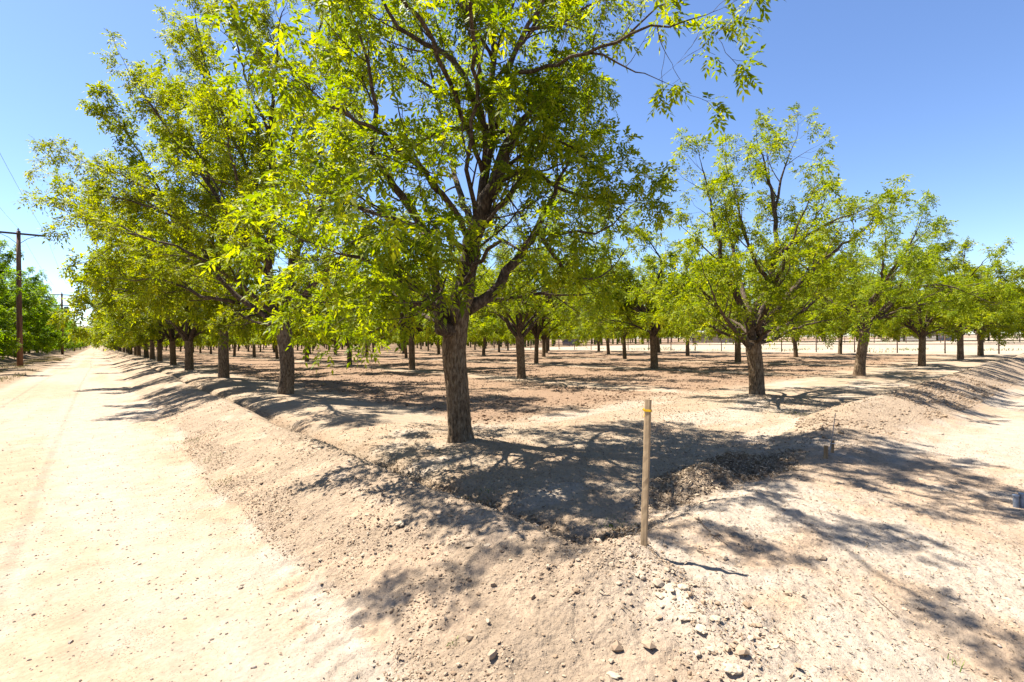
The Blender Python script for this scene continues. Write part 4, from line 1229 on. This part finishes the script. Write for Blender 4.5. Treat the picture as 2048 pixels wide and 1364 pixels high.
# sticks -------------------------------------------------------------
SK = [((1390, 1040), (1455, 1093), .006, "long bare stick on the pale ground right of the stake"),
      ((1395, 1106), (1432, 1113), .004, "short twig lying just right of the stake's foot"),
      ((1745, 1195), (1795, 1240), .003, "thin bent twig at the lower right of the picture"),
      ((1760, 990), (1820, 1012), .004, "slender twig on the pale ground below the right-hand berm"),
      ((1835, 1220), (1858, 1223), .004, "short dark twig above the lower right corner"),
      ((1965, 1270), (1995, 1280), .003, "short twig near the right edge, low down"),
      ((1840, 1030), (1868, 1040), .004, "forked twig left of the pipe stubs")]
for i, (a, b, r, lab) in enumerate(SK):
    A = ground_px(*a); Bp = ground_px(*b)
    rg = np.random.default_rng(i); P = []
    for t in np.linspace(0, 1, 8):
        x = A[0] * (1 - t) + Bp[0] * t + rg.normal(0, .006); y = A[1] * (1 - t) + Bp[1] * t + rg.normal(0, .006)
        P.append((x, y, Hs(x, y) + r * 1.2 + .004))
    mb = MB(); mb.tube(P, np.linspace(r, r * .4, 8), 6)
    tag(mb.build("fallen_twig", M_twig), lab, "twig", "fallen twigs on the ground")

# grass ---------------------------------------------------------------
M_dry = mat_tint("dry_grass", [(.24, .20, .10), (.34, .28, .14), (.30, .30, .11)])
M_weed = mat_tint("weed", [(.07, .11, .02), (.14, .18, .04), (.24, .24, .09)])
def blades(name, X, Y, hgt, mat, seed, label, cat, w=.004, kind='stuff'):
    rng = np.random.default_rng(seed); n = len(X)
    Z = H(X, Y)
    P = np.c_[X, Y, Z - .005]
    d = np.c_[rng.normal(0, .45, (n, 2)), np.ones(n)]; d /= np.linalg.norm(d, axis=1)[:, None]
    a = rng.uniform(0, 6.28, n); s = np.c_[np.cos(a), np.sin(a), 0 * a] * w
    h = hgt * rng.uniform(.5, 1.3, n)
    m = P + d * (h * .55)[:, None]; t = P + d * h[:, None] + np.c_[rng.normal(0, .25, (n, 2)), -.1 * np.ones(n)] * h[:, None]
    V = np.stack([P - s, P + s, m + s * .8, t, m - s * .8], 1).reshape(-1, 3)
    o = mesh_np(name, V, np.arange(n * 5).reshape(-1, 5), mat, attrs={"tint": ('FACE', 'FLOAT', rng.uniform(0, 1, n))})
    return tag(o, label, cat, kind=kind)
X, Y = near_pts(60000, -6.0, -2.9, 14, 95, lambda X, Y: sm(.5, .66, fbm(X * .7, Y * .25, 340, 3)) * np.exp(-((X + 4.0) / 1.0) ** 2))
blades("dry_grass", X, Y, .16, M_dry, 20, "dry yellow grass along the left verge under the power poles", "grass", w=.008)
for k, (a, b, r, nb, lab) in enumerate(((452, 962, .10, 60, "sparse weed at the road edge by the foot of the bank, nearest one"), (425, 915, .12, 50, "sparse weed at the road edge, one step farther along"),
                                 (1588, 828, .28, 200, "thin green weeds on the headland left of the right-hand berm"), (395, 880, .12, 60, "little weed patch where tree shade crosses the road edge"),
                                 (1230, 1055, .10, 60, "wispy grass tuft in the ditch left of the stake"), (960, 1000, .08, 40, "tiny grass tuft in the ditch below the corner tree"),
                                 (1905, 1335, .02, 8, "tiny green leaf sprig on the pale ground at the lower right"), (905, 1292, .02, 10, "tiny green sprout at the bottom of the bank slope"))):
    x, y, z = ground_px(a, b); rg = np.random.default_rng(50 + k)
    blades("weed", x + rg.normal(0, r, nb), y + rg.normal(0, r, nb), .05, M_weed, 60 + k, lab, "weed", w=.0025)
X, Y = near_pts(4000, 57.9, 75, 2, 60, lambda X, Y: sm(.6, .7, fbm(X * .25, Y * .25, 350, 3)) * .9)
blades("scrub_weeds", X, Y, .3, M_weed, 70, "low grey-green scrub weeds on the bare lot behind the pipe fence", "weeds", w=.03)
print("objects", len(bpy.data.objects))
